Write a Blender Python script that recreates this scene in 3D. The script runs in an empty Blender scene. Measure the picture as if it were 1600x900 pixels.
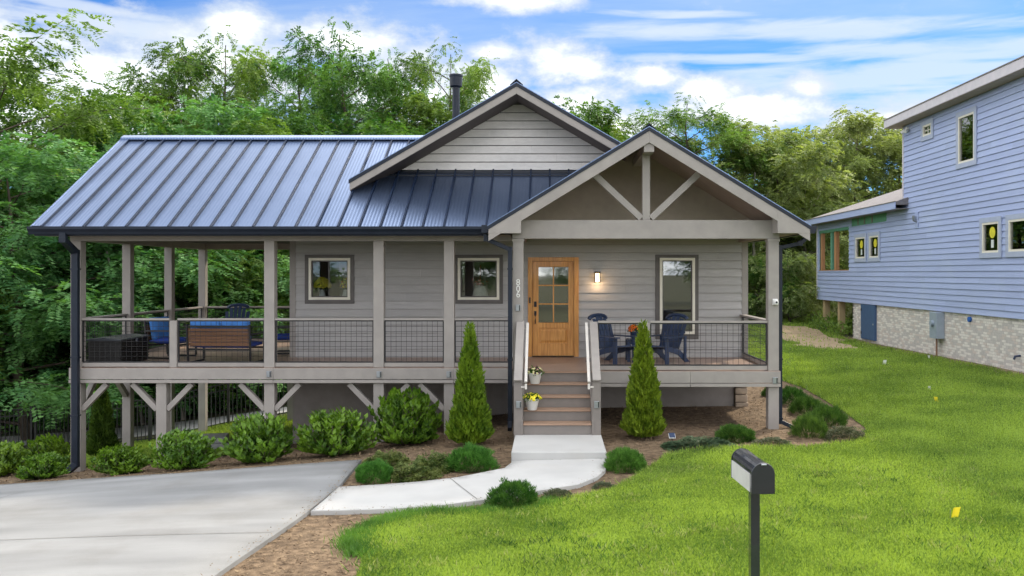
import bpy, bmesh, math, random
import numpy as np
from mathutils import Vector, Matrix
from mathutils.geometry import delaunay_2d_cdt

R = math.radians
scene = bpy.context.scene
col = scene.collection

# ------------------------------------------------------------------ camera
C = 2.955                     # eye height above the ground at the front steps
F, VX, VY = 1400.0, 862.0, 427.0
cam_data = bpy.data.cameras.new('camera')
cam = bpy.data.objects.new('camera', cam_data)
col.objects.link(cam)
cam.location = (0, 0, C)
cam.rotation_euler = (R(90), 0, 0)
cam_data.sensor_width = 36
cam_data.lens = 36 * F / 1600
cam_data.shift_x = (800 - VX) / 1600
cam_data.shift_y = (VY - 450) / 1600
cam_data.clip_start = 0.1
cam_data.clip_end = 3000
scene.camera = cam

# ------------------------------------------------------------------ light and sky
SUN_AZ, SUN_EL = R(38), R(40)          # behind the house and to the right
world = bpy.data.worlds.new('World')
scene.world = world
world.use_nodes = True
SKY_STRENGTH = 0.135
sun_data = bpy.data.lights.new('sun', 'SUN')
sun_data.energy = 1.15
sun_data.angle = R(4)
sun_data.color = (1.0, 0.87, 0.66)
sun = bpy.data.objects.new('sun', sun_data)
col.objects.link(sun)
S = Vector((math.sin(SUN_AZ) * math.cos(SUN_EL), math.cos(SUN_AZ) * math.cos(SUN_EL), math.sin(SUN_EL)))
sun.rotation_euler = S.to_track_quat('Z', 'Y').to_euler()
sun.location = (20, 30, 40)
scene.view_settings.view_transform = 'Standard'
scene.view_settings.look = 'None'
scene.view_settings.gamma = 1
scene.view_settings.exposure = 1.75
scene.cycles.max_bounces = 8
scene.cycles.diffuse_bounces = 4
scene.cycles.transparent_max_bounces = 12
scene.cycles.caustics_reflective = False
scene.cycles.caustics_refractive = False


def build_sky():
    nt = world.node_tree
    nt.nodes.clear()
    N, L = nt.nodes.new, nt.links.new
    def math_(op, a, b=None, c=None, clamp=False):
        n = N('ShaderNodeMath'); n.operation = op; n.use_clamp = clamp
        for i, v in enumerate((a, b, c)):
            if v is None: continue
            if isinstance(v, (int, float)): n.inputs[i].default_value = v
            else: L(v, n.inputs[i])
        return n.outputs[0]
    out = N('ShaderNodeOutputWorld')
    bg = N('ShaderNodeBackground')
    sky = N('ShaderNodeTexSky')
    sky.sky_type = 'NISHITA'
    sky.sun_disc = False
    sky.sun_elevation = SUN_EL
    sky.sun_rotation = SUN_AZ
    sky.air_density = 1.0
    sky.dust_density = 0.2
    sky.ozone_density = 3.0
    tc = N('ShaderNodeTexCoord')
    sp = N('ShaderNodeSeparateXYZ'); L(tc.outputs['Generated'], sp.inputs[0])
    x, y, z = sp.outputs
    az = math_('ARCTAN2', x, y)
    el = math_('ARCSINE', z)
    # deeper azure tint for the clear parts of this sky, the same in every direction
    tint = N('ShaderNodeMix'); tint.data_type = 'RGBA'; tint.blend_type = 'MULTIPLY'
    tint.inputs[0].default_value = 1.0
    L(sky.outputs[0], tint.inputs[6]); tint.inputs[7].default_value = (0.096, 0.200, 0.335, 1)
    # thin high streaks, projected on a flat layer
    den = math_('ADD', math_('MAXIMUM', z, 0.0), 0.06)
    cv = N('ShaderNodeCombineXYZ')
    L(math_('DIVIDE', x, den), cv.inputs[0]); L(math_('DIVIDE', y, den), cv.inputs[1])
    mp = N('ShaderNodeMapping'); L(cv.outputs[0], mp.inputs[0])
    mp.inputs['Rotation'].default_value = (0, 0, R(8)); mp.inputs['Scale'].default_value = (0.55, 1.5, 1)
    mp.inputs['Location'].default_value = (3.1, 0.7, 0)
    n1 = N('ShaderNodeTexNoise'); L(mp.outputs[0], n1.inputs['Vector'])
    n1.inputs['Scale'].default_value = 0.62; n1.inputs['Detail'].default_value = 7
    n1.inputs['Roughness'].default_value = 0.58; n1.inputs['Distortion'].default_value = 0.7
    r1 = N('ShaderNodeMapRange'); r1.interpolation_type = 'SMOOTHSTEP'
    L(n1.outputs[0], r1.inputs[0]); r1.inputs[1].default_value = 0.44; r1.inputs[2].default_value = 0.72
    r1.inputs[4].default_value = 0.55
    # heaped clouds in azimuth and elevation
    cu = N('ShaderNodeCombineXYZ'); L(az, cu.inputs[0]); L(math_('MULTIPLY', el, 1.7), cu.inputs[1])
    n2 = N('ShaderNodeTexNoise'); L(cu.outputs[0], n2.inputs['Vector'])
    n2.inputs['Scale'].default_value = 15; n2.inputs['Detail'].default_value = 10; n2.inputs['Roughness'].default_value = 0.62
    mp3 = N('ShaderNodeMapping'); L(tc.outputs['Generated'], mp3.inputs[0]); mp3.inputs['Scale'].default_value = (1, 1, 1.8); mp3.inputs['Location'].default_value = (5.2, 1.3, .4)
    n3 = N('ShaderNodeTexNoise'); L(mp3.outputs[0], n3.inputs['Vector'])
    n3.inputs['Scale'].default_value = 2.6; n3.inputs['Detail'].default_value = 6; n3.inputs['Roughness'].default_value = 0.52
    def ang(px, py):
        a = math.atan((px - VX) / F)
        return a, math.atan((VY - py) / F * math.cos(a))
    blobs = [(90, 120, 330, 85), (40, 190, 300, 80), (375, 45, 70, 46), (300, 110, 260, 70), (540, 65, 100, 42), (640, 150, 230, 90),
             (770, 82, 55, 20), (800, 3, 130, 20), (870, 105, 105, 46), (905, 165, 110, 46), (1015, 118, 58, 34),
             (1110, 140, 80, 30), (1265, 138, 44, 23), (760, 140, 80, 60), (1180, 172, 200, 34), (1400, 195, 160, 34), (960, 200, 150, 40)]
    streaks = [(1240, 48, 360, 17), (1480, 78, 220, 22), (1130, 92, 170, 9), (1370, 122, 300, 30), (1520, 165, 260, 34), (250, 52, 330, 16), (1060, 22, 120, 7), (130, 10, 120, 9)]
    val = None
    for (px, py, rx, ry) in blobs:
        a0, e0 = ang(px, py)
        da = math_('DIVIDE', math_('SUBTRACT', az, a0), rx / F)
        de = math_('DIVIDE', math_('SUBTRACT', el, e0), ry / F)
        d = math_('SQRT', math_('ADD', math_('MULTIPLY', da, da), math_('MULTIPLY', de, de)))
        v = math_('SUBTRACT', 1.0, d)
        val = v if val is None else math_('SMOOTH_MAX', val, v, 0.15)
    val = math_('MAXIMUM', val, -1.0)
    sv = None
    for (px, py, rx, ry) in streaks:
        a0, e0 = ang(px, py)
        da = math_('DIVIDE', math_('SUBTRACT', az, a0), rx / F)
        de = math_('DIVIDE', math_('SUBTRACT', math_('SUBTRACT', el, e0), math_('MULTIPLY', math_('SUBTRACT', az, a0), -.05)), ry / F)
        v = math_('SUBTRACT', 1.0, math_('ADD', math_('MULTIPLY', da, da), math_('MULTIPLY', de, de)))
        sv = v if sv is None else math_('SMOOTH_MAX', sv, v, 0.3)
    cs = N('ShaderNodeCombineXYZ'); L(math_('MULTIPLY', az, 5.0), cs.inputs[0]); L(math_('MULTIPLY', el, 38.0), cs.inputs[1])
    n4 = N('ShaderNodeTexNoise'); L(cs.outputs[0], n4.inputs['Vector']); n4.inputs['Scale'].default_value = 1.6; n4.inputs['Detail'].default_value = 8; n4.inputs['Roughness'].default_value = .6; n4.inputs['Distortion'].default_value = .4
    r4 = N('ShaderNodeMapRange'); r4.interpolation_type = 'SMOOTHSTEP'; L(math_('ADD', math_('MAXIMUM', sv, -1.5), math_('MULTIPLY', math_('SUBTRACT', n4.outputs[0], .5), 3.0)), r4.inputs[0])
    r4.inputs[1].default_value = -.35; r4.inputs[2].default_value = 1.0; r4.inputs[4].default_value = .68
    # unseen clouds outside the view, added denser and brighter to fill the shade
    gen = math_('MULTIPLY_ADD', n3.outputs[0], 7.5, -2.75)
    front = math_('MINIMUM', math_('MULTIPLY', math_('MAXIMUM', math_('SUBTRACT', math_('ABSOLUTE', az), 0.60), math_('SUBTRACT', el, 0.34)), 6.0), 2.0)
    val = math_('MAXIMUM', val, math_('MINIMUM', gen, front))
    dens = math_('ADD', val, math_('MULTIPLY', math_('SUBTRACT', n2.outputs[0], 0.52), 2.3))
    r2 = N('ShaderNodeMapRange'); r2.interpolation_type = 'SMOOTHSTEP'
    L(dens, r2.inputs[0]); r2.inputs[1].default_value = -0.22; r2.inputs[2].default_value = 0.55
    r3 = N('ShaderNodeMapRange'); L(dens, r3.inputs[0]); r3.inputs[1].default_value = 0.15; r3.inputs[2].default_value = 1.5
    r3p = math_('POWER', r3.outputs[0], 2.4)
    ccol = N('ShaderNodeMix'); ccol.data_type = 'RGBA'; L(r3p, ccol.inputs[0])
    k = CLOUD
    ccol.inputs[6].default_value = (0.180 * k, 0.198 * k, 0.224 * k, 1); ccol.inputs[7].default_value = (1.0 * k, 0.99 * k, 0.97 * k, 1)
    m1 = N('ShaderNodeMix'); m1.data_type = 'RGBA'; L(r1.outputs[0], m1.inputs[0]); L(tint.outputs[2], m1.inputs[6])
    m1.inputs[7].default_value = (0.155 * k, 0.188 * k, 0.224 * k, 1)
    m2 = N('ShaderNodeMix'); m2.data_type = 'RGBA'; L(r2.outputs[0], m2.inputs[0]); ms = N('ShaderNodeMix'); ms.data_type = 'RGBA'; L(r4.outputs[0], ms.inputs[0]); L(m1.outputs[2], ms.inputs[6]); ms.inputs[7].default_value = (.205 * k, .222 * k, .24 * k, 1)
    L(ms.outputs[2], m2.inputs[6]); L(ccol.outputs[2], m2.inputs[7])
    L(m2.outputs[2], bg.inputs[0]); bg.inputs[1].default_value = SKY_STRENGTH
    L(bg.outputs[0], out.inputs[0])
CLOUD = 9.6
build_sky()

# ------------------------------------------------------------------ helpers
def tag(o, label=None, cat=None, group=None, kind=None):
    if label: o['label'] = label
    if cat: o['category'] = cat
    if group: o['group'] = group
    if kind: o['kind'] = kind
    return o

def empty(name, loc=(0, 0, 0), rz=0.0, label=None, cat=None, group=None, parent=None):
    o = bpy.data.objects.new(name, None)
    col.objects.link(o)
    o.location = loc
    o.rotation_euler = (0, 0, rz)
    o.empty_display_size = 0.2
    if parent: o.parent = parent
    return tag(o, label, cat, group)

def link(name, me, mat, parent=None, world_coords=False):
    o = bpy.data.objects.new(name, me)
    col.objects.link(o)
    if mat is not None and len(me.materials) == 0:
        me.materials.append(mat)
    if parent is not None:
        o.parent = parent
        if world_coords and parent.type == 'EMPTY':
            o.matrix_parent_inverse = Matrix.Translation(-Vector(parent.location))
    return o

def copy_tree(o, parent=None):
    c = o.copy()
    col.objects.link(c)
    c.parent = parent
    for ch in [q for q in o.children]:
        copy_tree(ch, c)
    return c

class MB:
    """collects shapes into one mesh"""
    def __init__(self): self.v, self.f = [], []
    def add(self, vs, fs):
        b = len(self.v)
        self.v += [tuple(p) for p in vs]
        self.f += [tuple(i + b for i in f) for f in fs]
        return self
    BF = [(0, 3, 2, 1), (4, 5, 6, 7), (0, 1, 5, 4), (1, 2, 6, 5), (2, 3, 7, 6), (3, 0, 4, 7)]
    def box(self, x0, x1, y0, y1, z0, z1):
        if x0 > x1: x0, x1 = x1, x0
        if y0 > y1: y0, y1 = y1, y0
        if z0 > z1: z0, z1 = z1, z0
        return self.add([(x0, y0, z0), (x1, y0, z0), (x1, y1, z0), (x0, y1, z0), (x0, y0, z1), (x1, y0, z1), (x1, y1, z1), (x0, y1, z1)], MB.BF)
    def bar(self, p, q, w, h, up=(0, 0, 1)):
        """bar from p to q; w across, h along 'up'"""
        p, q, up = Vector(p), Vector(q), Vector(up)
        d = (q - p).normalized()
        s = d.cross(up)
        if s.length < 1e-5: s = d.cross(Vector((0, 1, 0)))
        s.normalize(); u = s.cross(d).normalized()
        a, b = s * (w / 2), u * (h / 2)
        return self.add([p - a - b, p + a - b, p + a + b, p - a + b, q - a - b, q + a - b, q + a + b, q - a + b],
                        [(0, 1, 2, 3), (7, 6, 5, 4), (4, 5, 1, 0), (5, 6, 2, 1), (6, 7, 3, 2), (7, 4, 0, 3)])
    def tube(self, pts, rad, n=8, cap=True):
        pts = [Vector(p) for p in pts]
        if not isinstance(rad, (list, tuple)): rad = [rad] * len(pts)
        rings = []
        for i, p in enumerate(pts):
            d = (pts[min(i + 1, len(pts) - 1)] - pts[max(i - 1, 0)]).normalized()
            s = d.cross(Vector((0, 0, 1)))
            if s.length < 1e-3: s = Vector((1, 0, 0))
            s.normalize(); u = s.cross(d)
            rings.append([p + (s * math.cos(2 * math.pi * k / n) + u * math.sin(2 * math.pi * k / n)) * rad[i] for k in range(n)])
        vs = [v for r in rings for v in r]
        fs = []
        for i in range(len(pts) - 1):
            for k in range(n):
                fs.append((i * n + k, i * n + (k + 1) % n, (i + 1) * n + (k + 1) % n, (i + 1) * n + k))
        if cap:
            fs.append(tuple(range(n - 1, -1, -1)))
            fs.append(tuple((len(pts) - 1) * n + k for k in range(n)))
        return self.add(vs, fs)
    def lathe(self, prof, c=(0, 0, 0), n=20, cap=True):
        vs, fs = [], []
        for (r, z) in prof:
            for k in range(n):
                a = 2 * math.pi * k / n
                vs.append((c[0] + r * math.cos(a), c[1] + r * math.sin(a), c[2] + z))
        for i in range(len(prof) - 1):
            for k in range(n):
                fs.append((i * n + k, i * n + (k + 1) % n, (i + 1) * n + (k + 1) % n, (i + 1) * n + k))
        if cap:
            fs.append(tuple(range(n - 1, -1, -1)))
            fs.append(tuple((len(prof) - 1) * n + k for k in range(n)))
        return self.add(vs, fs)
    def prism(self, poly, axis, a, b):
        """2D polygon extruded between a and b along axis ('x','y','z')"""
        def p3(u, v, t):
            return (t, u, v) if axis == 'x' else (u, t, v) if axis == 'y' else (u, v, t)
        n = len(poly)
        vs = [p3(u, v, a) for u, v in poly] + [p3(u, v, b) for u, v in poly]
        fs = [tuple(range(n)), tuple(range(2 * n - 1, n - 1, -1))]
        for i in range(n):
            j = (i + 1) % n
            fs.append((j, i, n + i, n + j))
        return self.add(vs, fs)
    def mesh(self, name, smooth=False, fix=True):
        me = bpy.data.meshes.new(name)
        me.from_pydata(self.v, [], self.f)
        if fix:
            bm = bmesh.new(); bm.from_mesh(me)
            bmesh.ops.recalc_face_normals(bm, faces=bm.faces)
            bm.to_mesh(me); bm.free()
        if smooth:
            me.polygons.foreach_set('use_smooth', [True] * len(me.polygons))
        return me
    def build(self, name, mat, parent=None, smooth=False, wc=True, bevel=0.0):
        o = link(name, self.mesh(name, smooth), mat, parent, wc)
        if bevel > 0:
            m = o.modifiers.new('bevel', 'BEVEL'); m.width = bevel; m.segments = 2; m.limit_method = 'ANGLE'
        return o

def fast_mesh(name, verts, faces, n):
    """numpy arrays -> mesh, every face with n corners"""
    me = bpy.data.meshes.new(name)
    nv, nf = len(verts), len(faces)
    me.vertices.add(nv)
    me.vertices.foreach_set('co', np.asarray(verts, dtype=np.float32).ravel())
    me.loops.add(nf * n)
    me.loops.foreach_set('vertex_index', np.asarray(faces, dtype=np.int32).ravel())
    me.polygons.add(nf)
    me.polygons.foreach_set('loop_start', np.arange(0, nf * n, n, dtype=np.int32))
    me.update(calc_edges=True)
    return me

# ------------------------------------------------------------------ materials
MATS = {}
def mat(name, c1, c2=None, rough=0.6, metal=0.0, scale=6.0, bump=0.0, bscale=None, stretch=(1, 1, 1), objvar=0.0,
        detail=5, spec=0.4, lo=0.35, hi=0.65, coords='Object', emit=None, coat=0.0, dirt=None):
    m = bpy.data.materials.new(name)
    m.use_nodes = True
    nt = m.node_tree; N, L = nt.nodes.new, nt.links.new
    p = nt.nodes['Principled BSDF']
    p.inputs['Roughness'].default_value = rough
    p.inputs['Metallic'].default_value = metal
    p.inputs['Specular IOR Level'].default_value = spec
    if coat: p.inputs['Coat Weight'].default_value = coat
    tc = N('ShaderNodeTexCoord'); mp = N('ShaderNodeMapping')
    L(tc.outputs[coords], mp.inputs[0]); mp.inputs['Scale'].default_value = stretch
    c2 = c2 or tuple(min(1, v * 0.85) for v in c1)
    nz = N('ShaderNodeTexNoise'); L(mp.outputs[0], nz.inputs['Vector'])
    nz.inputs['Scale'].default_value = scale; nz.inputs['Detail'].default_value = detail
    rp = N('ShaderNodeValToRGB'); L(nz.outputs[0], rp.inputs[0])
    rp.color_ramp.elements[0].position = lo; rp.color_ramp.elements[0].color = (*c1, 1)
    rp.color_ramp.elements[1].position = hi; rp.color_ramp.elements[1].color = (*c2, 1)
    out = rp.outputs[0]
    if dirt:
        dcol, dscale, amt = dirt
        nd = N('ShaderNodeTexNoise'); L(tc.outputs[coords], nd.inputs['Vector']); nd.inputs['Scale'].default_value = dscale
        nd.inputs['Detail'].default_value = 6; nd.inputs['Roughness'].default_value = 0.65
        mr = N('ShaderNodeMapRange'); L(nd.outputs[0], mr.inputs[0]); mr.inputs[1].default_value = 0.5; mr.inputs[2].default_value = 0.75; mr.inputs[4].default_value = amt
        mx = N('ShaderNodeMix'); mx.data_type = 'RGBA'; L(mr.outputs[0], mx.inputs[0]); L(out, mx.inputs[6]); mx.inputs[7].default_value = (*dcol, 1)
        out = mx.outputs[2]
    if objvar:
        oi = N('ShaderNodeObjectInfo'); hs = N('ShaderNodeHueSaturation')
        mr = N('ShaderNodeMapRange'); L(oi.outputs['Random'], mr.inputs[0]); mr.inputs[3].default_value = 1 - objvar; mr.inputs[4].default_value = 1 + objvar
        L(mr.outputs[0], hs.inputs['Value']); L(out, hs.inputs['Color']); out = hs.outputs[0]
    L(out, p.inputs['Base Color'])
    if bump:
        nb = N('ShaderNodeTexNoise'); L(mp.outputs[0], nb.inputs['Vector'])
        nb.inputs['Scale'].default_value = bscale or scale * 4; nb.inputs['Detail'].default_value = 6
        b = N('ShaderNodeBump'); b.inputs['Strength'].default_value = bump; b.inputs['Distance'].default_value = 0.02
        L(nb.outputs[0], b.inputs['Height']); L(b.outputs[0], p.inputs['Normal'])
    if emit:
        p.inputs['Emission Color'].default_value = (*emit[0], 1); p.inputs['Emission Strength'].default_value = emit[1]
    MATS[name] = m
    return m

def leafmat(name, c1, c2, trans=0.35, scale=0.9, objvar=0.12, hue=0.02, rough=0.55, tcol=None, spec=0.25, fine=None, wl=1.0, wf=0.55):
    m = bpy.data.materials.new(name)
    m.use_nodes = True
    nt = m.node_tree; N, L = nt.nodes.new, nt.links.new
    p = nt.nodes['Principled BSDF']; out = nt.nodes['Material Output']
    p.inputs['Roughness'].default_value = rough; p.inputs['Specular IOR Level'].default_value = spec
    tc = N('ShaderNodeTexCoord')
    nz = N('ShaderNodeTexNoise'); L(tc.outputs['Object'], nz.inputs['Vector']); nz.inputs['Scale'].default_value = scale; nz.inputs['Detail'].default_value = 3
    n2 = N('ShaderNodeTexNoise'); L(tc.outputs['Object'], n2.inputs['Vector']); n2.inputs['Scale'].default_value = fine or scale * 14; n2.inputs['Detail'].default_value = 1
    ad = N('ShaderNodeMath'); ad.operation = 'MULTIPLY_ADD'; L(n2.outputs[0], ad.inputs[0]); ad.inputs[1].default_value = wf
    sb = N('ShaderNodeMath'); sb.operation = 'MULTIPLY_ADD'; L(nz.outputs[0], sb.inputs[0]); sb.inputs[1].default_value = wl; sb.inputs[2].default_value = .5 - .5 * wl - .5 * wf; L(sb.outputs[0], ad.inputs[2])
    rp = N('ShaderNodeValToRGB'); L(ad.outputs[0], rp.inputs[0])
    rp.color_ramp.elements[0].position = 0.36; rp.color_ramp.elements[0].color = (*c1, 1)
    rp.color_ramp.elements[1].position = 0.64; rp.color_ramp.elements[1].color = (*c2, 1)
    oi = N('ShaderNodeObjectInfo'); hs = N('ShaderNodeHueSaturation')
    mr = N('ShaderNodeMapRange'); L(oi.outputs['Random'], mr.inputs[0]); mr.inputs[3].default_value = 1 - objvar; mr.inputs[4].default_value = 1 + objvar
    mh = N('ShaderNodeMapRange'); L(oi.outputs['Random'], mh.inputs[0]); mh.inputs[3].default_value = 0.5 + hue; mh.inputs[4].default_value = 0.5 - hue
    L(mr.outputs[0], hs.inputs['Value']); L(mh.outputs[0], hs.inputs['Hue']); L(rp.outputs[0], hs.inputs['Color'])
    L(hs.outputs[0], p.inputs['Base Color'])
    if trans:
        t = N('ShaderNodeBsdfTranslucent')
        mu = N('ShaderNodeMix'); mu.data_type = 'RGBA'; mu.blend_type = 'MULTIPLY'; mu.inputs[0].default_value = 1
        L(hs.outputs[0], mu.inputs[6]); mu.inputs[7].default_value = (*(tcol or (1.2, 1.3, 0.5)), 1)
        L(mu.outputs[2], t.inputs[0])
        mx = N('ShaderNodeMixShader'); mx.inputs[0].default_value = trans
        L(p.outputs[0], mx.inputs[1]); L(t.outputs[0], mx.inputs[2]); L(mx.outputs[0], out.inputs[0])
    MATS[name] = m
    return m

def glassmat(name, tint=(0.75, 0.8, 0.82), refl=0.16, rough=0.0):
    m = bpy.data.materials.new(name); m.use_nodes = True
    nt = m.node_tree; N, L = nt.nodes.new, nt.links.new
    nt.nodes.remove(nt.nodes['Principled BSDF']); out = nt.nodes['Material Output']
    t = N('ShaderNodeBsdfTransparent'); t.inputs[0].default_value = (*tint, 1)
    g = N('ShaderNodeBsdfGlossy'); g.inputs['Roughness'].default_value = rough
    fr = N('ShaderNodeFresnel'); fr.inputs[0].default_value = 1.5
    a = N('ShaderNodeMath'); a.operation = 'MULTIPLY_ADD'; L(fr.outputs[0], a.inputs[0]); a.inputs[1].default_value = 1.0; a.inputs[2].default_value = refl; a.use_clamp = True
    mx = N('ShaderNodeMixShader'); L(a.outputs[0], mx.inputs[0]); L(t.outputs[0], mx.inputs[1]); L(g.outputs[0], mx.inputs[2]); L(mx.outputs[0], out.inputs[0])
    MATS[name] = m
    return m

siding = mat('grey_siding', (0.440, 0.424, 0.419), (0.398, 0.384, 0.380), rough=0.55, scale=5, stretch=(0.6, 1, 8), bump=0.12, bscale=30, objvar=0.055)
gable_siding = mat('pale_shingle_siding', (0.80, 0.775, 0.765), (0.73, 0.705, 0.695), rough=0.6, scale=8, stretch=(1, 1, 4), bump=0.15, bscale=40, objvar=0.03)
taupe = mat('taupe_trim_paint', (0.335, 0.306, 0.286), (0.295, 0.270, 0.254), rough=0.5, scale=4, stretch=(1, 1, 1), bump=0.06, bscale=30, objvar=0.03, dirt=((0.22, 0.2, 0.19), 1.3, 0.25))
dark_trim = mat('dark_window_trim', (0.135, 0.122, 0.118), (0.115, 0.104, 0.10), rough=0.5, bump=0.05)
cream = mat('cream_window_frame', (0.82, 0.78, 0.68), (0.77, 0.73, 0.63), rough=0.4)
soffit = mat('brown_soffit', (0.34, 0.275, 0.245), (0.30, 0.245, 0.22), rough=0.7, bump=0.05)
gable_panel = mat('tan_gable_panel', (0.40, 0.34, 0.30), (0.365, 0.31, 0.275), rough=0.7, bump=0.05)
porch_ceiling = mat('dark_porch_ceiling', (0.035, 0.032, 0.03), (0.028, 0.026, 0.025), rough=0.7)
navy_metal = mat('dark_navy_gutter_metal', (0.012, 0.018, 0.032), (0.009, 0.014, 0.026), rough=0.4, metal=0.0, spec=0.3)
black_metal = mat('black_powder_coat', (0.016, 0.016, 0.018), (0.012, 0.012, 0.013), rough=0.4)
rail_metal = mat('black_wire_mesh', (0.03, 0.03, 0.033), (0.022, 0.022, 0.024), rough=0.45)
composite = mat('brown_composite_decking', (0.40, 0.275, 0.215), (0.33, 0.225, 0.175), rough=0.38, scale=3, stretch=(1, 12, 1), bump=0.15, objvar=0.06, spec=.6)
tread_mat = mat('brown_composite_tread', (0.36, 0.235, 0.165), (0.30, 0.195, 0.135), rough=0.6, scale=3, stretch=(1, 12, 8), bump=0.1)
stair_riser = mat('dark_taupe_riser', (0.215, 0.19, 0.175), (0.19, 0.17, 0.157), rough=0.55, bump=0.05)
oak = mat('honey_oak_door', (0.74, 0.36, 0.095), (0.54, 0.225, 0.05), rough=0.38, scale=3.2, stretch=(9, 9, 0.7), bump=0.05, spec=0.5, coat=0.25)
foundation = mat('grey_parged_foundation', (0.30, 0.27, 0.255), (0.25, 0.225, 0.215), rough=0.85, scale=3, bump=0.2, bscale=20)
stone_mat = mat('tan_cut_stone', (0.42, 0.33, 0.25), (0.30, 0.235, 0.18), rough=0.85, scale=5, bump=0.5, bscale=16, objvar=0.15)
interior = mat('dim_room_plaster', (0.34, 0.31, 0.28), (0.30, 0.28, 0.25), rough=0.9)
glass = glassmat('window_glass', (0.72, 0.78, 0.80), 0.20)
clear_glass = glassmat('clear_window_glass', (0.9, 0.93, 0.93), 0.10)
door_glass = glassmat('seeded_door_glass', (0.8, 0.84, 0.8), 0.22, 0.03)
concrete = mat('pale_concrete', (0.285, 0.289, 0.295), (0.190, 0.193, 0.198), rough=0.85, scale=1.0, stretch=(0.45, 1.9, 1), bump=0.25, bscale=70, detail=10, lo=0.30, hi=0.72, dirt=((0.145, 0.135, 0.12), 0.55, 0.5))
walk_concrete = mat('smooth_walk_concrete', (0.50, 0.495, 0.485), (0.44, 0.437, 0.43), rough=0.85, scale=1.3, bump=0.12, bscale=60, detail=8, dirt=((0.45, 0.42, 0.38), 0.9, 0.35))
mulch_mat = mat('brown_bark_mulch', (0.095, 0.062, 0.036), (0.225, 0.155, 0.095), rough=0.95, scale=9, bump=1.0, bscale=38, detail=9, lo=0.38, hi=0.66, dirt=((0.29, 0.215, 0.14), 0.55, 0.55))
chip_mat = mat('wood_chips', (0.095, 0.060, 0.034), (0.285, 0.205, 0.125), rough=0.95, scale=7, detail=2, lo=0.35, hi=0.65, objvar=0)
soil_mat = mat('woodland_floor', (0.05, 0.06, 0.025), (0.085, 0.075, 0.04), rough=1.0, scale=0.6, bump=0.5, bscale=8)
lawn_mat = mat('lawn_turf_base', (0.055, 0.095, 0.012), (0.09, 0.14, 0.018), rough=0.95, scale=1.5, bump=0.6, bscale=50, detail=7)
gravel_mat = mat('pale_gravel_lane', (0.42, 0.41, 0.42), (0.34, 0.33, 0.33), rough=0.95, scale=3, bump=0.4, bscale=60)
dirt_mat = mat('bare_tan_soil', (0.40, 0.30, 0.19), (0.30, 0.23, 0.14), rough=1.0, scale=4, bump=0.5, bscale=30)
bark = mat('grey_brown_bark', (0.12, 0.095, 0.075), (0.07, 0.055, 0.045), rough=0.95, scale=5, stretch=(3, 3, 0.6), bump=0.6, bscale=14)
pale_bark = mat('pale_dead_bark', (0.36, 0.32, 0.28), (0.25, 0.22, 0.19), rough=0.95, scale=5, stretch=(3, 3, 0.6), bump=0.6, bscale=14)

def roofmat():
    m = mat('blue_grey_standing_seam_metal', (0.172, 0.232, 0.375), (0.145, 0.20, 0.33), rough=0.30, metal=0.85, scale=1.2, spec=0.5, objvar=0.05)
    nt = m.node_tree; N, L = nt.nodes.new, nt.links.new
    p = nt.nodes['Principled BSDF']
    tc = N('ShaderNodeTexCoord'); w = N('ShaderNodeTexWave'); w.wave_type = 'BANDS'; w.bands_direction = 'X'
    L(tc.outputs['Object'], w.inputs['Vector']); w.inputs['Scale'].default_value = 4.7; w.inputs['Distortion'].default_value = 0.0
    nz = N('ShaderNodeTexNoise'); L(tc.outputs['Object'], nz.inputs['Vector']); nz.inputs['Scale'].default_value = 0.9
    ad = N('ShaderNodeMath'); ad.operation = 'MULTIPLY_ADD'; L(nz.outputs[0], ad.inputs[0]); ad.inputs[1].default_value = 0.6; L(w.outputs[0], ad.inputs[2])
    b = N('ShaderNodeBump'); b.inputs['Strength'].default_value = 0.22; b.inputs['Distance'].default_value = 0.012
    L(ad.outputs[0], b.inputs['Height']); L(b.outputs[0], p.inputs['Normal'])
    return m
roof_metal = roofmat()

# ------------------------------------------------------------------ terrain
CTRL = [(-3.2, 8.5, .02), (0, 8.5, 0), (8, 8.5, .02), (-3.1, 11.4, -.13), (-3.1, 14.6, -.14), (-6.3, 10.2, -.16), (-9.4, 15.2, -.68), (-6, 15, -.36),
        (-9.25, 17.41, -.92), (-5.5, 17.4, -.6), (-3.3, 17.4, -.35), (-2, 17.4, -.18), (-1.5, 14, -.1), (.3, 14, -.06), (.3, 15.6, -.04), (1.5, 13, -.03), (4.17, 16.83, .01), (4, 19.6, .03),
        (0, 19.6, -.05), (-3, 19.6, -.4), (-5.7, 19.6, -.8), (6, 20, .1), (12, 23, .36), (12, 36, .31), (9, 28, .25), (9, 50, .55), (4, 40, .4), (16, 15, .32), (14, 8, .12),
        (0, 0, 0), (-10, 0, -.1), (10, 0, .1), (-14.9, 24.3, -1.95), (-10.6, 24.3, -1.62), (-9.3, 24.3, -1.32), (-7, 24.5, -.98), (-5.7, 25, -.8), (0, 26, -.3), (-15, 15, -1.1),
        (-14, 8, -.4), (-15, 32, -2.1), (-8, 30, -1.25), (-25, 25, -2.7), (-20, 40, -2.3), (0, 40, -.2), (-10, 60, -1.4), (20, 60, .6), (30, 30, .6), (30, 0, .3), (-30, 0, -1.2), (0, -20, 0), (-30, -20, -1), (30, -20, .2), (-30, 60, -2), (38, 60, .7)]
_cp = np.array(CTRL, dtype=float)
def _phi(r2):
    return np.where(r2 > 1e-9, 0.5 * r2 * np.log(np.maximum(r2, 1e-9)), 0.0)
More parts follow.
